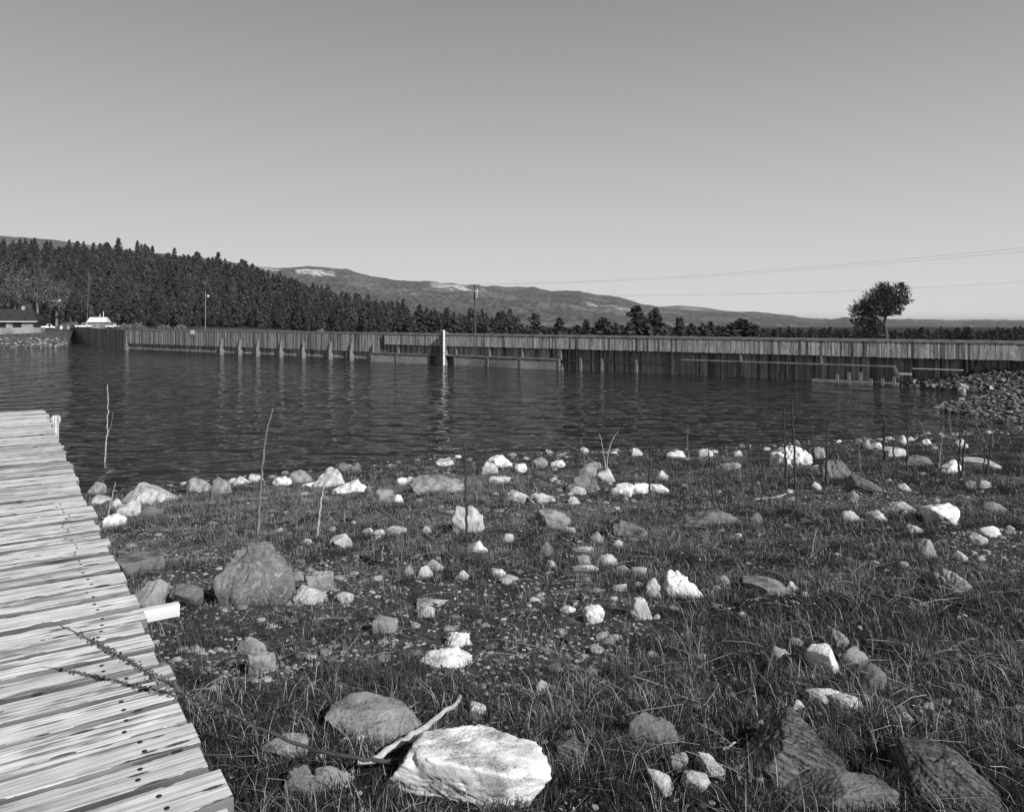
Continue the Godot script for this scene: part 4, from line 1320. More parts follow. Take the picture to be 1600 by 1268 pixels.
func build_stalks() -> void:
	stalk("dead_stalk", [[402, 843], [410, 730], [417, 672], [427, 637]], 5.0, mats.stalk_mid, "tallest leaning dead stalk left of centre, pale at its tip")
	stalk("dead_stalk", [[494, 840], [501, 790], [509, 744]], 4.5, mats.stalk_light, "short bleached white stick standing behind the veined boulder")
	stalk("dead_stalk", [[730, 858], [728, 760], [725, 688]], 5.0, mats.stalk_dark, "dark upright stalk in front of the round striped boulder")
	stalk("dead_stalk", [[159, 757], [166, 690], [169, 640], [167, 600]], 3.0, mats.stalk_light, "thin forked pale stem rising over the water beside the dock", "stalk", 0.15, [[168, 680], [174, 660], [176, 643]])
	stalk("dead_stalk", [[166, 820], [172, 788], [180, 753]], 2.5, mats.stalk_light, "short thin pale stem by the white stone at the dock")
	stalk("dead_stalk", [[1014, 772], [1016, 720], [1018, 675]], 4.0, mats.stalk_dark, "dark stalk rising among the row of three white rocks")
	stalk("dead_stalk", [[1026, 748], [1025, 715], [1024, 690]], 3.0, mats.stalk_dark, "shorter dark stalk just behind the one among white rocks")
	stalk("dead_stalk", [[1116, 792], [1111, 740], [1106, 690]], 3.5, mats.stalk_dark, "left of two close dark stalks above the long dark boulder")
	stalk("dead_stalk", [[1119, 785], [1117, 730], [1115, 681]], 3.0, mats.stalk_dark, "right of two close dark stalks above the long dark boulder")
	stalk("dead_stalk", [[1179, 774], [1173, 725], [1167, 676]], 3.5, mats.stalk_dark, "left-leaning dark stalk left of the big shoreline boulder")
	stalk("dead_stalk", [[1194, 770], [1192, 730], [1190, 691]], 3.0, mats.stalk_dark, "short dark stalk close before the big shoreline boulder's left end")
	stalk("dead_stalk", [[1229, 754], [1227, 700], [1225, 637]], 4.5, mats.stalk_dark, "stout dark stalk in front of the big shoreline boulder")
	stalk("dead_stalk", [[1244, 767], [1241, 700], [1237, 622]], 4.5, mats.stalk_dark, "tallest dark stalk of the right bank, before the big boulder")
	stalk("dead_stalk", [[1274, 722], [1269, 680], [1263, 640]], 3.5, mats.stalk_dark, "slanting dark stalk right of the big shoreline boulder")
	stalk("dead_stalk", [[1261, 712], [1261, 690], [1261, 664]], 1.8, mats.stalk_dark, "hair-thin stalk between the big boulder and the slanting stalk")
	stalk("dead_stalk", [[1292, 765], [1292, 720], [1293, 673]], 5.5, mats.stalk_dark, "thick short dark stalk with pale broken top")
	stalk("dead_stalk", [[1382, 722], [1381, 680], [1379, 629]], 4.0, mats.stalk_dark, "tall dark stalk above the flat pale shore rock")
	stalk("dead_stalk", [[1397, 722], [1396, 690], [1395, 649]], 3.0, mats.stalk_dark, "thinner stalk right of the tall one above the flat rock")
	stalk("dead_stalk", [[1417, 742], [1418, 690], [1419, 636]], 4.0, mats.stalk_dark, "tall straight stalk with knobbed tip right of the flat rock")
	stalk("dead_stalk", [[1465, 734], [1470, 700], [1474, 664]], 4.0, mats.stalk_mid, "right-leaning stalk with pale tip left of the bright rock")
	stalk("dead_stalk", [[1498, 744], [1500, 700], [1502, 662]], 4.0, mats.stalk_dark, "dark stalk crossing the bright rock, left of a pair")
	stalk("dead_stalk", [[1502, 747], [1507, 700], [1512, 646]], 4.0, mats.stalk_dark, "taller leaning dark stalk crossing the bright rock, right of a pair")
	stalk("dead_stalk", [[1542, 747], [1546, 712], [1550, 677]], 3.5, mats.stalk_dark, "dark stalk nearest the right edge of the bank")
	stalk("dead_stalk", [[1536, 744], [1539, 712], [1541, 680]], 2.5, mats.stalk_dark, "thin dark stalk just left of the rightmost one")
	stalk("dead_stalk", [[1451, 690], [1443, 670], [1436, 655]], 2.0, mats.stalk_mid, "thin straw stem slanting left over the water")
	stalk("dead_stalk", [[1345, 738], [1343, 710], [1342, 684]], 2.2, mats.stalk_mid, "thin straw stem left of the small round shore rock")
	stalk("dead_stalk", [[1545, 700], [1530, 672], [1519, 651]], 2.0, mats.stalk_mid, "long straw stem slanting left near the right edge")
	stalk("dead_stalk", [[1552, 702], [1549, 672], [1533, 655]], 2.0, mats.stalk_mid, "curved straw stem arching at the right edge")
	stalk("dead_stalk", [[1485, 690], [1486, 668], [1482, 652]], 1.8, mats.stalk_mid, "thin upright straw stem by the rubble spit")
	stalk("dead_stalk", [[1076, 718], [1075, 690], [1075, 667]], 2.0, mats.stalk_mid, "thin stem alone against the water right of centre")
	stalk("dead_stalk", [[948, 737], [952, 700], [966, 673]], 2.2, mats.stalk_light, "pale grass stem curving right over the dark wedge rock")
	stalk("dead_stalk", [[947, 732], [942, 700], [937, 678]], 2.0, mats.stalk_light, "pale grass stem leaning left over the dark wedge rock")
	stalk("dead_stalk", [[945, 740], [915, 710], [885, 695]], 2.0, mats.stalk_mid, "pale stem reaching far left over the dark wedge rock")
	stalk("dead_stalk", [[914, 722], [911, 703], [907, 685]], 2.0, mats.stalk_mid, "short thin stem behind the dark wedge rock")
	stalk("dead_stalk", [[854, 800], [840, 770], [834, 752]], 1.8, mats.stalk_light, "thin pale stem rising behind the domed grey boulder")
	stalk("dead_stalk", [[1266, 868], [1272, 845], [1276, 825]], 1.8, mats.stalk_light, "thin pale grass stem alone in the dark grass at right")
	stalk("dead_stalk", [[595, 873], [597, 862], [599, 854]], 2.2, mats.stalk_light, "tiny pale twig end above the dark lying branch")
	stalk("dead_stalk", [[538, 815], [538, 806], [538, 797]], 1.8, mats.stalk_light, "short pale grass stem right of the bleached stick")
	lying("fallen_branch", [[560, 1192], [585, 1186], [622, 1163], [668, 1133], [720, 1100]], 9.0, mats.pale_bark, "pale-barked birch branch lying left of the white foreground boulder", [0.05, 0.07, 0.09, 0.07, 0.03])
	lying("fallen_branch", [[530, 1170], [555, 1164], [588, 1157]], 5.0, mats.stalk_light, "short pale stick left of the birch branch")
	lying("fallen_branch", [[572, 1094], [590, 1081], [610, 1066]], 6.0, mats.stalk_mid, "short grey stick above the mossy mound")
	lying("fallen_branch", [[586, 789], [630, 820], [660, 836], [682, 847]], 2.6, mats.stalk_light, "long thin pale twig slanting down towards the round boulder", [0.12, 0.08, 0.03, 0.0])
	lying("fallen_branch", [[505, 862], [560, 868], [600, 880], [662, 884]], 5.5, mats.stalk_dark, "dark crooked branch lying across the sandy patch", [0.02, 0.05, 0.05, 0.02])
	lying("fallen_branch", [[582, 969], [600, 978], [621, 986]], 8.0, mats.stalk_mid, "short thick grey stick on the sand at centre")
	lying("fallen_branch", [[1480, 1018], [1510, 1000], [1545, 990]], 3.0, mats.stalk_mid, "thin dead twig in the grass near the right edge")
	lying("fallen_branch", [[1130, 1180], [1180, 1150], [1222, 1160]], 3.0, mats.stalk_light, "pale twig in the grass left of the bedded boulder")
	lying("fallen_branch", [[1180, 784], [1215, 775], [1240, 768]], 3.0, mats.stalk_light, "pale twig in the grass below the big shoreline boulder")
	lying("fallen_branch", [[650, 1112], [690, 1097], [730, 1085]], 4.5, mats.stalk_dark, "dark twig behind the pale birch branch")
	# the seeding weed that leans over the dock; its shadow falls across the planks
	var w := thing("weed_stalk", "long brown seeding weed stalk leaning over the dock edge", "weed")
	var rng := RandomNumberGenerator.new()
	rng.seed = 77
	var foot := on_bank(640, 1192)
	var pts := [foot, px(566, 1186, 2.86), px(480, 1168, 2.93), px(390, 1130, 2.97), px(287, 1081, 2.96), px(200, 1032, 2.93), px(130, 995, 2.88), px(93, 977, 2.84)]
	var fine := bend(pts, 40, rng, 0.0025)
	var rad := []
	for k in fine.size(): rad.append(lerpf(0.010, 0.0022, k / 40.0))
	var s := Shape.new()
	s.tube(fine, rad, 6, 2.0)
	part("stem", s.mesh(), mats.weed, w)
	s = Shape.new()
	for i in 800:
		var f := rng.randf_range(0.50, 0.93)
		var k := int(f * 40.0)
		var c: Vector3 = fine[k].lerp(fine[mini(k + 1, 40)], rng.randf())
		var wd: float = lerpf(0.026, 0.010, (f - 0.5) / 0.45) * (1.25 if rng.randf() < 0.3 else 0.85)
		var o := Vector3(rng.randfn(), rng.randfn(), rng.randfn()).normalized()
		var a := Vector3(rng.randfn(), rng.randfn(), rng.randfn()).normalized()
		var b := a.cross(o).normalized()
		var z := rng.randf_range(0.006, 0.014)
		s.col = lin(rng.randf_range(0.03, 0.17))
		c += o * wd * rng.randf_range(0.2, 1.0)
		s.quad(c, c + a * z * 0.6 + b * z * 0.5, c + a * z * 1.3, c + a * z * 0.6 - b * z * 0.5)
	tag(part("seed_heads", s.mesh(), mats.leaves, w), "", "", "", "stuff")

# ---------- rocks ----------
func build_rocks() -> void:
	# x0, x1, top, foot, style, tone (0 white .. 3 dark, 4 veined, 5 bedded), label
	var list := [
		[598, 862, 1134, 1262, "f", 0, "large white cracked boulder at the bottom centre"],
		[335, 460, 846, 952, "r", 4, "big grey boulder laced with white veins beside the dock"],
		[205, 264, 888, 953, "r", 2, "rounded grey boulder touching the dock edge"],
		[183, 256, 861, 899, "f", 3, "dark flat slab by the dock above the rounded boulder"],
		[266, 332, 878, 950, "w", 3, "dark slab leaning left of the veined boulder"],
		[475, 522, 893, 930, "a", 2, "blocky grey rock at the veined boulder's right"],
		[443, 512, 915, 948, "w", 1, "pale wedge-shaped rock before the blocky grey one"],
		[520, 554, 926, 945, "r", 1, "small pale rock right of the pale wedge"],
		[448, 480, 893, 912, "a", 2, "small grey rock tucked against the veined boulder"],
		[370, 416, 991, 1020, "r", 2, "upper of two grey rocks in the grass right of the dock"],
		[382, 432, 1012, 1052, "a", 2, "lower of two grey rocks in the grass right of the dock"],
		[505, 668, 1090, 1162, "f", 2, "mossy grey mound behind the birch branch"],
		[400, 482, 1160, 1196, "f", 2, "flat grey stone under the weed stalk"],
		[483, 508, 1176, 1194, "r", 1, "small white stone beneath the birch branch end"],
		[436, 502, 1203, 1246, "a", 3, "dark rock at the bottom left of centre"],
		[486, 556, 1200, 1236, "a", 2, "jumbled grey rock right of the dark bottom rock"],
		[648, 740, 1006, 1044, "a", 0, "white rock in the grass left of centre foreground"],
		[693, 740, 987, 1012, "j", 0, "rough white knob on top of the white foreground rock"],
		[733, 760, 1092, 1114, "w", 0, "small white pointed stone above the big white boulder"],
		[580, 622, 960, 990, "f", 2, "low grey stone half buried in sand at centre"],
		[650, 702, 928, 947, "f", 1, "flat pale stone in the sandy grass at centre"],
		[652, 680, 946, 963, "r", 1, "small pale stone under the flat one at centre"],
		[705, 758, 788, 834, "r", 1, "round pale boulder with dark vertical streaks"],
		[654, 675, 810, 834, "w", 1, "pointed pale stone in the round boulder's shadow"],
		[730, 763, 842, 863, "r", 0, "white dome-shaped stone below the round boulder"],
		[780, 804, 831, 844, "r", 1, "small pale stone right of the round boulder"],
		[510, 556, 829, 852, "a", 1, "pale humped rock below the bleached stick"],
		[467, 491, 840, 851, "r", 1, "small pale stone left of the humped rock"],
		[547, 558, 812, 824, "r", 1, "tiny round stone above the humped rock"],
		[564, 586, 823, 835, "r", 1, "first of a small cluster of stones at centre left"],
		[582, 602, 826, 840, "r", 1, "second of a small cluster of stones at centre left"],
		[603, 636, 823, 837, "f", 1, "flat stone ending the small cluster at centre left"],
		[648, 677, 878, 904, "w", 1, "pointed pale stone at the dark branch's end"],
		[665, 694, 873, 888, "f", 1, "flat pale stone behind the pointed one"],
		[622, 650, 885, 906, "a", 2, "dim grey stone left of the pointed pale stone"],
		[708, 734, 886, 906, "w", 1, "small pale peak in the grass left of centre"],
		[764, 793, 886, 901, "f", 0, "flat white stone at the picture's centre"],
		[786, 811, 895, 907, "f", 1, "second flat white stone just right of the first"],
		[486, 542, 729, 760, "r", 1, "big pale boulder on the left shoreline"],
		[516, 582, 742, 769, "r", 0, "bright boulder leaning on the big pale shoreline one"],
		[528, 547, 715, 736, "r", 3, "dark rock standing in the water, left of three"],
		[540, 552, 712, 724, "r", 3, "small dark rock between the two in the water"],
		[544, 566, 721, 737, "a", 3, "dark rock in the water, right of three"],
		[425, 458, 741, 757, "r", 0, "white stone on the left shoreline"],
		[448, 489, 732, 754, "r", 2, "grey boulder behind the white left shoreline stone"],
		[470, 498, 749, 761, "f", 0, "flat white stone before the big shoreline boulders"],
		[580, 624, 758, 782, "r", 2, "smooth grey boulder below the bright shoreline one"],
		[566, 584, 758, 773, "a", 3, "dark stone left of the smooth grey boulder"],
		[638, 730, 737, 770, "r", 2, "wide low grey boulder sunk in the shore grass"],
		[619, 637, 744, 757, "r", 0, "white stone at the wide low boulder's left"],
		[631, 651, 741, 755, "w", 1, "pale pointed stone against the wide low boulder"],
		[612, 631, 770, 783, "r", 0, "small white stone right of the smooth grey boulder"],
		[758, 806, 705, 729, "r", 0, "bright white boulder at the middle of the shoreline"],
		[751, 782, 721, 742, "a", 1, "grey-white rock below the bright middle boulder"],
		[762, 799, 738, 755, "f", 1, "flat pale rock lowest under the bright middle boulder"],
		[677, 712, 716, 727, "f", 1, "flat pale shore stone left of the dark stalk"],
		[785, 812, 763, 785, "a", 3, "dark rock left of the black and white pair"],
		[188, 284, 750, 784, "f", 1, "long pale slab on the shore near the dock"],
		[290, 331, 742, 768, "r", 2, "smooth grey boulder right of the long slab"],
		[329, 363, 743, 773, "r", 2, "domed grey boulder, second right of the long slab"],
		[363, 392, 740, 757, "r", 1, "pale stone right of the domed grey boulder"],
		[388, 412, 739, 754, "r", 1, "pale stone left of the tallest leaning stalk"],
		[178, 219, 781, 809, "a", 1, "rough pale rock below the long slab"],
		[160, 196, 801, 823, "r", 0, "white stone against the dock edge"],
		[143, 174, 774, 792, "f", 1, "flat pale stone against the dock, above the white one"],
		[173, 192, 778, 794, "r", 1, "small pale stone beside the rough pale rock"],
		[218, 254, 790, 810, "r", 3, "dark low stone right of the rough pale rock"],
		[112, 140, 718, 748, "j", 2, "rough grey rock beyond the dock edge by the water"],
		[138, 165, 748, 772, "j", 2, "second rough rock beyond the dock edge"],
		[880, 942, 735, 767, "w", 3, "dark wedge-shaped rock with a sloping smooth face"],
		[903, 934, 724, 744, "a", 2, "grey block on top of the dark wedge"],
		[913, 941, 718, 732, "r", 2, "rounded stone behind the dark wedge"],
		[933, 962, 733, 755, "r", 1, "pale rounded stone right of the dark wedge"],
		[953, 992, 753, 774, "j", 0, "left rock of the row of three white rocks"],
		[987, 1017, 754, 773, "j", 0, "middle rock of the row of three white rocks"],
		[1014, 1051, 753, 770, "j", 0, "right rock of the row of three white rocks"],
		[785, 825, 760, 785, "a", 1, "black and white rock, left of a pair"],
		[823, 877, 763, 785, "j", 1, "black and white rock, right and wider of a pair"],
		[888, 917, 759, 775, "r", 1, "small pale stone before the dark wedge"],
		[886, 906, 773, 786, "r", 1, "speckled stone lower before the dark wedge"],
		[828, 893, 794, 828, "r", 2, "domed grey boulder at the centre right"],
		[876, 900, 822, 834, "f", 1, "small stone at the domed boulder's right foot"],
		[939, 1014, 807, 847, "j", 3, "dark craggy rock with pale patches"],
		[918, 943, 826, 850, "r", 2, "grey stone left of the craggy rock"],
		[956, 974, 838, 856, "r", 1, "pale stone below the craggy rock"],
		[838, 866, 841, 870, "a", 3, "dark stone with pale top under the domed boulder"],
		[893, 930, 850, 862, "f", 1, "uppermost of the stone cluster at centre"],
		[893, 926, 866, 885, "r", 2, "rounded grey stone in the cluster at centre"],
		[927, 966, 864, 883, "r", 1, "pale smooth stone in the cluster at centre"],
		[890, 936, 883, 895, "f", 0, "flat white stone at the bottom of the cluster"],
		[961, 983, 881, 895, "r", 2, "grey stone right of the cluster's flat white one"],
		[987, 1011, 883, 898, "f", 1, "pale stone farthest right of the cluster"],
		[849, 872, 873, 888, "a", 1, "pale stone farthest left of the cluster"],
		[1046, 1160, 790, 824, "j", 3, "long dark boulder with sunlit right end"],
		[1168, 1192, 798, 819, "r", 3, "dark round stone right of the long dark boulder"],
		[1008, 1046, 895, 934, "a", 1, "left piece of the big split white rock"],
		[1034, 1104, 891, 936, "a", 0, "right piece of the big split white rock"],
		[955, 980, 912, 927, "j", 1, "speckled stone in the shadow left of the split rock"],
		[910, 945, 936, 974, "a", 0, "upright white stone below the split rock"],
		[978, 1024, 930, 968, "a", 1, "upright pale stone between the white one and split rock"],
		[1020, 1032, 954, 967, "w", 1, "tiny pale stone beside the upright pale stone"],
		[873, 900, 944, 957, "r", 0, "white stone left of the upright white stone"],
		[1116, 1142, 899, 914, "r", 2, "dim stone in the grass right of the split rock"],
		[1203, 1268, 689, 727, "a", 0, "big boulder on the right shoreline, dark on its left side"],
		[1262, 1290, 694, 718, "a", 2, "grey rock against the big right shoreline boulder"],
		[1280, 1337, 712, 748, "j", 3, "craggy dark rock with white streaks at right"],
		[1318, 1380, 743, 776, "b", 3, "dark grey slab below the craggy streaked rock"],
		[1400, 1424, 753, 768, "r", 1, "small pale stone right of the dark grey slab"],
		[1267, 1285, 754, 766, "r", 1, "small pale stone left of the thick stalk"],
		[1378, 1430, 779, 801, "r", 1, "pale-topped rock left of the prominent white-topped one"],
		[1440, 1497, 784, 822, "f", 0, "prominent white-topped rock with black front at right"],
		[1405, 1432, 799, 816, "w", 1, "pale wedge in front of the white-topped rock"],
		[1353, 1387, 800, 819, "j", 1, "speckled low rock left of the pale wedge"],
		[1313, 1344, 800, 819, "r", 1, "low pale stone, farthest left of that row"],
		[1323, 1342, 767, 784, "r", 2, "grey stone below the dark slab"],
		[1417, 1442, 822, 838, "j", 1, "rough stone below the pale wedge"],
		[1428, 1464, 834, 872, "r", 2, "round grey stone below the white-topped rock"],
		[1528, 1562, 824, 843, "r", 0, "white stone at the right edge"],
		[1515, 1543, 835, 853, "r", 1, "pale stone under the white one at the right edge"],
		[1533, 1570, 786, 802, "r", 2, "grey stone at the right edge above the white one"],
		[1343, 1362, 682, 701, "r", 2, "small round rock on the right shoreline"],
		[1362, 1378, 691, 700, "r", 0, "small white stone right of the round shore rock"],
		[1363, 1415, 695, 714, "f", 1, "flat pale rock on the right shore"],
		[1399, 1420, 678, 695, "r", 1, "rounded pale stone behind the flat shore rock"],
		[1403, 1463, 710, 730, "a", 3, "dark low rock right of the flat shore rock"],
		[1440, 1456, 684, 697, "r", 0, "white stone on the shore among the right stalks"],
		[1472, 1508, 716, 739, "a", 0, "bright rock crossed by a pair of dark stalks"],
		[1500, 1566, 713, 735, "f", 1, "large flat grey-white rock at the right edge"],
		[1503, 1529, 748, 765, "r", 2, "grey stone below the bright crossed rock"],
		[1527, 1551, 754, 767, "r", 1, "pale stone right of that grey stone"],
		[1490, 1512, 684, 700, "r", 1, "pale shore stone left of the long straw stem"],
		[1490, 1512, 858, 873, "w", 1, "small pale peak right of the round grey stone"],
		[1452, 1516, 889, 928, "a", 2, "grey rock in the dark grass at far right"],
		[1160, 1252, 899, 934, "f", 2, "long low rock with pale upper edge at right"],
		[1218, 1250, 898, 930, "w", 1, "pale wedge at the end of the long low rock"],
		[1262, 1310, 1006, 1053, "f", 0, "upright white stone with straight left edge at right"],
		[1311, 1355, 1010, 1037, "r", 2, "grey stone right of the upright white one"],
		[1341, 1384, 1038, 1076, "f", 3, "dark tilted slab below the grey stone"],
		[1195, 1238, 1005, 1034, "j", 2, "lumpy grey stone left of the upright white one"],
		[1252, 1322, 1070, 1094, "r", 0, "white humped stone above the bedded boulder"],
		[1298, 1350, 1083, 1105, "r", 0, "second white humped stone, lower right of the first"],
		[1238, 1257, 1082, 1104, "w", 1, "small pale wedge left of the white humped stones"],
		[1136, 1342, 1110, 1236, "f", 5, "large dark bedded boulder at lower right"],
		[1390, 1585, 1165, 1275, "f", 5, "dark bedded boulder in the bottom right corner"],
		[1222, 1402, 1212, 1272, "f", 3, "low dark rock in shadow between the bedded boulders"],
		[1382, 1428, 1110, 1136, "j", 2, "grey flaky stone above the corner boulder"],
		[1292, 1326, 976, 1008, "a", 2, "dim grey stone half hidden in grass at right"],
		[966, 1062, 1118, 1172, "a", 3, "dark rock with one lit face at bottom right of centre"],
		[852, 920, 1135, 1194, "f", 5, "dark layered slab right of the white boulder"],
		[1010, 1054, 1210, 1246, "f", 1, "pale flat stone at the bottom edge"],
		[1045, 1076, 1180, 1208, "a", 2, "grey stone above the pale bottom ones"],
		[1083, 1136, 1183, 1214, "b", 1, "pale layered stone left of the bedded boulder"],
		[1063, 1110, 1210, 1242, "b", 1, "pale layered stone at the bottom edge"],
		[835, 863, 1050, 1078, "w", 1, "small pale stone in the grass above the white boulder"],
		[1115, 1158, 718, 735, "a", 2, "grey shore rock with dark left face near centre right"],
		[1020, 1045, 733, 748, "j", 1, "speckled rock behind the row of three white rocks"],
		[1090, 1117, 698, 713, "r", 1, "pale rounded shore stone right of the thin lone stem"],
		[1040, 1071, 702, 715, "r", 0, "white shore stone left of the thin lone stem"],
		[986, 1005, 699, 713, "f", 1, "blocky pale stone on the middle shoreline"],
		[1145, 1160, 702, 713, "r", 1, "small pale shore stone left of the big right boulder"],
		[860, 884, 718, 730, "r", 0, "white stone in the shore grass at centre"],
		[804, 824, 723, 737, "r", 0, "white stone right of the bright middle boulder"],
		[828, 857, 713, 730, "r", 2, "dim rounded shore stone at centre"]]
	for i in list.size():
		landmarks.append([(list[i][0] + list[i][1]) / 2.0, (list[i][2] + list[i][3]) / 2.0, list[i][6]])
	for i in list.size():
		rock(list[i], i + 1)
	var rng := RandomNumberGenerator.new()
	rng.seed = 12
	# smaller stones lining the water
	var x := 195.0
	var k := 0
	while x < 1600.0:
		x += rng.randf_range(14.0, 50.0)
		var y := HORIZON + FOCAL * EYE / shore_depth((x - 800.0) / FOCAL) + rng.randf_range(-3.0, 9.0)
		var w := rng.randf_range(8.0, 17.0)
		var tone: int = [1, 0, 2, 2, 1, 3][rng.randi() % 6]
		rock([x, x + w, y - w * rng.randf_range(0.4, 0.65), y, ["r", "a", "j"][k % 3], tone, beside(x + w / 2.0, y, tone), "stones lining the water's edge"], 400 + k)
		k += 1
	# loose stones through the grass
	for i in 64:
		var y := rng.randf_range(735.0, 985.0)
		var xx := rng.randf_range(300.0, 1580.0)
		var tone: int = [1, 2, 2, 1, 3][rng.randi() % 5]
		var w := rng.randf_range(8.0, 16.0)
		rock([xx, xx + w, y - w * rng.randf_range(0.35, 0.6), y, ["r", "a", "f"][i % 3], tone, beside(xx + w / 2.0, y, tone), "loose stones in the grass"], 700 + i)
	# rubble: on the spit and bank at right, and on the far left shore
	var one := rock_mesh(901, 2, "j", Vector3.ONE)
	var at := []
	var tint := []
	while at.size() < 15000:
		var d := rng.randf_range(53.0, 92.0)
		var px_ := cove_edge(d) + pow(rng.randf(), 1.3) * 26.0 - 0.4
		var sc := rng.randf_range(0.04, 0.13) * (2.2 if rng.randf() < 0.06 else 1.0)
		at.append(Transform3D(Basis.from_euler(Vector3(rng.randf() * TAU, rng.randf() * TAU, 0)).scaled(Vector3(1.3, 0.8, 1.0) * sc), Vector3(px_, rubble_height(px_, d) + sc * 0.3, -d)))
		tint.append(lin(rng.randf_range(0.04, 0.30)))
	scatter("rubble", one, mats.stones, at, tint, "heaped broken rubble on the spit and bank at the dam's right end", "rubble")
	at = []
	tint = []
	while at.size() < 320:
		var d := rng.randf_range(209.0, 226.0)
		var u := rng.randf_range(-0.76, -0.588)
		var sc := rng.randf_range(0.10, 0.30)
		var p := Vector3(u * d, 0, -d)
		p.y = far_ground(p.x, p.z) + sc * 0.2
		at.append(Transform3D(Basis.from_euler(Vector3(rng.randf() * TAU, rng.randf() * TAU, 0)).scaled(Vector3(1.3, 0.8, 1.0) * sc), p))
		tint.append(lin(rng.randf_range(0.2, 0.6)))
	scatter("shore_stones", one, mats.stones, at, tint, "pale stones on the far left shore below the house", "stones")
	# boulders on the rubble bank
	for e in [[1496, 1514, 597, 609, 0.5, "bright split boulder in the cove of the rubble bank"], [1522, 1540, 566, 582, 0.3, "dark boulder with pale edge high on the rubble bank"], [1498, 1512, 605, 613, 0.7, "pale slab at the water below the split boulder"], [1545, 1553, 601, 609, 0.7, "white stone on top of the spit at the right edge"], [1425, 1436, 590, 598, 0.7, "pale oblong stone at the foot of the rubble bank"]]:
		var xx: float = (e[0] + e[1]) / 2.0
		var lo := 50.0
		for i in 400:
			lo += 0.12
			if EYE - (e[3] - HORIZON) / FOCAL * lo < maxf(rubble_height((xx - 800.0) / FOCAL * lo, lo), 0.0): break
		var p := px(xx, e[3], lo)
		var wd: float = (e[1] - e[0]) / FOCAL * lo
		var hh: float = (e[3] - e[2]) / FOCAL * lo
		p.y += hh * 0.3
		single("boulder", rock_mesh(950 + int(e[0]), 3, "a", Vector3(wd / 2, hh * 0.62, wd * 0.4)), mats.granite_pale if e[4] > 0.4 else mats.stone_dark, e[5], "rock", p)

# ---------- ground cover ----------
func tuft(sd: int, blades: int, tall: float, wide: float, lean: float) -> ArrayMesh:
	var rng := RandomNumberGenerator.new()
	rng.seed = sd
	var s := Shape.new()
	for i in blades:
		var a := rng.randf() * TAU
		var o := Vector3(cos(a), 0, sin(a))
		var b := Vector3(rng.randfn(), 0, rng.randfn()) * 0.025
		var h := tall * rng.randf_range(0.55, 1.15)
		var le := lean * rng.randf_range(0.2, 1.3) * h
		var wv := Vector3(-o.z, 0, o.x) * wide * rng.randf_range(0.7, 1.3)
		s.col = lin(rng.randf_range(0.6, 1.35))
		var m := b + o * le * 0.35 + Vector3(0, h * 0.6, 0)
		var t := b + o * le + Vector3(0, h * rng.randf_range(0.85, 1.0), 0)
		s.quad(b - wv - Vector3(0, 0.02, 0), m - wv * 0.75, m + wv * 0.75, b + wv - Vector3(0, 0.02, 0))
		s.tri(m - wv * 0.75, t, m + wv * 0.75)
	return s.mesh()

func free_of_rocks(x: float, z: float, share: float) -> bool:
	for r in near_rocks.get(Vector2i(int(floorf(x)), int(floorf(z))), []):
		if pow((x - r[0]) / (r[2] * share), 2) + pow((z - r[1]) / (r[3] * share + 0.01), 2) < 1.0: return false
	return true

var near_rocks := {}

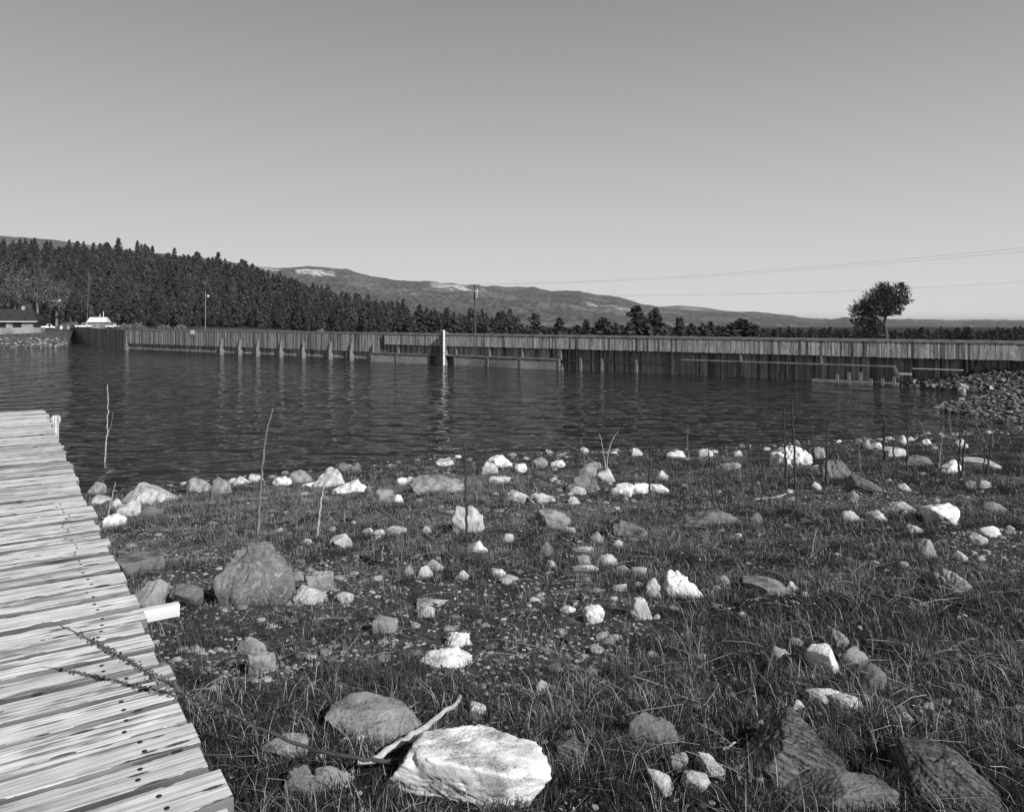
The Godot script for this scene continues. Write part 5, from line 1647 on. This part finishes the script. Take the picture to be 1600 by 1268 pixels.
func build_cover() -> void:
	for r in rocks_at:
		for gx in range(int(floorf(r[0] - r[2])), int(floorf(r[0] + r[2])) + 1):
			for gz in range(int(floorf(r[1] - r[2])), int(floorf(r[1] + r[2])) + 1):
				var key := Vector2i(gx, gz)
				if not near_rocks.has(key): near_rocks[key] = []
				near_rocks[key].append(r)
	var rng := RandomNumberGenerator.new()
	rng.seed = 33
	var kinds := [tuft(1, 18, 0.036, 0.0015, 1.0), tuft(2, 17, 0.052, 0.0015, 0.9), tuft(3, 11, 0.066, 0.0014, 1.0), tuft(4, 6, 0.085, 0.0011, 1.6)]
	var at := [[], [], [], []]
	var tint := [[], [], [], []]
	# band: nearest, farthest, tufts
	for band in [[2.2, 4.0, 10500], [4.0, 7.0, 20000], [7.0, 12.0, 27000], [12.0, 22.0, 27000], [22.0, 40.0, 18000], [40.0, 56.0, 4500]]:
		for i in band[2]:
			var d := sqrt(rng.randf_range(band[0] * band[0], band[1] * band[1]))
			var x := rng.randf_range(-0.78, 0.78) * d
			var z := -d
			if on_dock(x, z) and rng.randf() < 0.97: continue
			var g := smooth_ground(x, z)
			if g < 0.15: continue
			var bare := gravel_share(x, z)
			if rng.randf() < bare * 0.85: continue
			if rng.randf() < smoothstep(0.05, 0.35, rough.get_noise_2d(x * 14.0 + 11.0, z * 14.0)) * 0.75: continue
			if not free_of_rocks(x, z, 0.86): continue
			var k := rng.randi() % 3
			if rng.randf() < 0.12: k = 3
			var sc := rng.randf_range(0.7, 1.35) * (1.0 + clampf((d - 6.0) / 20.0, 0.0, 1.0))
			at[k].append(Transform3D(Basis(Vector3.UP, rng.randf() * TAU).scaled(Vector3.ONE * sc), Vector3(x, ground(x, z), z)))
			var l := rng.randf_range(0.018, 0.065)
			# last year's grass stands bleached in patches, most of all on the upper beach left of the middle
			var dry := 0.75 * exp(-pow((x + 4.0) / 8.0, 2) - pow((z + 21.0) / 10.0, 2)) + 0.5 * rough.get_noise_2d(x * 4.0 + 60.0, z * 4.0) + 0.12
			if rng.randf() < dry: l = rng.randf_range(0.08, 0.28)
			if k == 3: l = rng.randf_range(0.16, 0.42)
			tint[k].append(lin(l))
	var said := ["short dark grass over the whole bank", "medium dark grass tufts over the bank", "taller arching grass tufts over the bank", "sparse dry straw stems in the bank's grass"]
	for k in 4: scatter("dry_grass" if k == 3 else "grass", kinds[k], mats.grass, at[k], tint[k], said[k], "grass")
	# big rushy clumps in the foreground
	at = []
	tint = []
	for c in [[600, 1080, 30], [545, 1060, 16], [640, 1060, 18], [720, 1085, 16], [420, 965, 12], [300, 1010, 14], [285, 1060, 14], [330, 985, 10], [1400, 1000, 20], [1430, 985, 14], [1290, 1190, 12], [1330, 1150, 10], [1180, 1040, 12], [880, 1060, 12], [960, 1060, 12], [600, 960, 8], [1060, 830, 10], [1140, 835, 10]]:
		for i in c[2]:
			var p := on_bank(c[0] + rng.randfn() * 26.0, c[1] + rng.randfn() * 9.0)
			if on_dock(p.x, p.z): continue
			at.append(Transform3D(Basis(Vector3.UP, rng.randf() * TAU).scaled(Vector3.ONE * rng.randf_range(0.8, 1.5)), p))
			tint.append(lin(rng.randf_range(0.035, 0.11)))
	scatter("rush_clumps", tuft(9, 13, 0.11, 0.0016, 0.8), mats.grass, at, tint, "tall rushy grass clumps in the foreground", "grass")
	# broken straw lying criss-cross
	at = []
	tint = []
	var st := Shape.new()
	st.tube([Vector3(-0.5, 0, 0), Vector3(-0.1, 0.05, 0.03), Vector3(0.5, 0.02, -0.04)], [0.005, 0.005, 0.003], 4)
	for i in 4500:
		var d := sqrt(rng.randf_range(5.0, 190.0))
		var x := rng.randf_range(-0.78, 0.78) * d
		if on_dock(x, -d): continue
		var sc := rng.randf_range(0.08, 0.3)
		at.append(Transform3D(Basis.from_euler(Vector3(0, rng.randf() * TAU, rng.randfn() * 0.3)).scaled(Vector3(sc, sc, sc)), Vector3(x, ground(x, -d) + rng.randf_range(0.01, 0.06), -d)))
		tint.append(lin(rng.randf_range(0.12, 0.5)))
	scatter("straw", st.mesh(), mats.grass, at, tint, "broken pale straw lying through the grass", "straw")
	# pebbles
	at = []
	tint = []
	for band in [[2.2, 5.0, 6000], [5.0, 10.0, 6000], [10.0, 22.0, 5000], [22.0, 52.0, 5000]]:
		for i in band[2]:
			var d := sqrt(rng.randf_range(band[0] * band[0], band[1] * band[1]))
			var x := rng.randf_range(-0.78, 0.78) * d
			if rng.randf() > 0.25 + 0.9 * gravel_share(x, -d) + (0.6 if smooth_ground(x, -d) < 0.8 else 0.0): continue
			var sc := rng.randf_range(0.003, 0.011) * (1.0 + d / 10.0) * (2.6 if rng.randf() < 0.08 else 1.0)
			at.append(Transform3D(Basis.from_euler(Vector3(rng.randf() * 0.6, rng.randf() * TAU, rng.randf() * 0.6)).scaled(Vector3(1.25, 0.65, 1.0) * sc), Vector3(x, ground(x, -d) + sc * 0.15, -d)))
			tint.append(lin(rng.randf_range(0.06, 0.55)))
	scatter("pebbles", rock_mesh(902, 1, "j", Vector3.ONE), mats.stones, at, tint, "pebbles and gravel strewn over the bank", "gravel")
	# small fallen leaves and bits of bark
	at = []
	tint = []
	var lf := Shape.new()
	lf.quad(Vector3(-0.5, 0, 0), Vector3(0.05, 0.14, -0.3), Vector3(0.5, 0.05, 0), Vector3(-0.05, 0.12, 0.32))
	for i in 42000:
		var d := sqrt(rng.randf_range(4.5, 240.0))
		var x := rng.randf_range(-0.78, 0.78) * d
		if on_dock(x, -d): continue
		var sc := rng.randf_range(0.008, 0.028) * (1.0 + d / 20.0)
		at.append(Transform3D(Basis.from_euler(Vector3(rng.randfn() * 0.5, rng.randf() * TAU, rng.randfn() * 0.5)).scaled(Vector3.ONE * sc), Vector3(x, ground(x, -d) + 0.008, -d)))
		tint.append(lin(rng.randf_range(0.04, 0.36)))
	scatter("leaf_litter", lf.mesh(), mats.leaves, at, tint, "dead leaves and bark bits littering the bank", "litter")


func _ready() -> void:
	# camera: level, with the lens shifted down as on a view camera
	var cam := Camera3D.new()
	cam.name = "camera"
	cam.near = 0.05
	cam.far = 16000.0
	cam.projection = Camera3D.PROJECTION_FRUSTUM
	cam.size = 2.0 * 634.0 / FOCAL * cam.near
	cam.frustum_offset = Vector2(0, -(634.0 - HORIZON) / FOCAL * cam.near)
	cam.position = Vector3(0, EYE, 0)
	add_child(cam)
	cam.current = true
	var sky := ProceduralSkyMaterial.new()
	sky.sky_top_color = grey(0.075)
	sky.sky_horizon_color = grey(0.67)
	sky.sky_curve = 0.25
	sky.ground_bottom_color = grey(0.04)
	sky.ground_horizon_color = grey(0.2)
	sky.sun_angle_max = 1.0
	var env := Environment.new()
	env.background_mode = Environment.BG_SKY
	env.sky = Sky.new()
	env.sky.sky_material = sky
	env.tonemap_mode = Environment.TONE_MAPPER_LINEAR
	env.tonemap_exposure = 1.12
	env.fog_enabled = true
	env.fog_density = 0.00004
	env.fog_light_color = grey(0.8)
	env.sdfgi_enabled = true
	env.ssao_enabled = true
	env.ssil_enabled = true
	var we := WorldEnvironment.new()
	we.name = "environment"
	we.environment = env
	add_child(we)
	var sun := DirectionalLight3D.new()
	sun.name = "sun"
	sun.light_energy = 1.5
	sun.light_color = Color(1, 1, 1)
	sun.light_angular_distance = 0.5
	sun.shadow_enabled = true
	var high := deg_to_rad(33.0)
	add_child(sun)
	sun.look_at_from_position(Vector3.ZERO, -(sun_dir * cos(high) + Vector3(0, sin(high), 0)))

	rough.seed = 3
	rough.frequency = 0.08
	rough.fractal_octaves = 3
	make_textures()
	build_terrain()
	build_mountains()
	build_dam()
	build_dock()
	build_trees()
	build_yard()
	build_poles()
	build_rocks()
	build_stalks()
	build_cover()
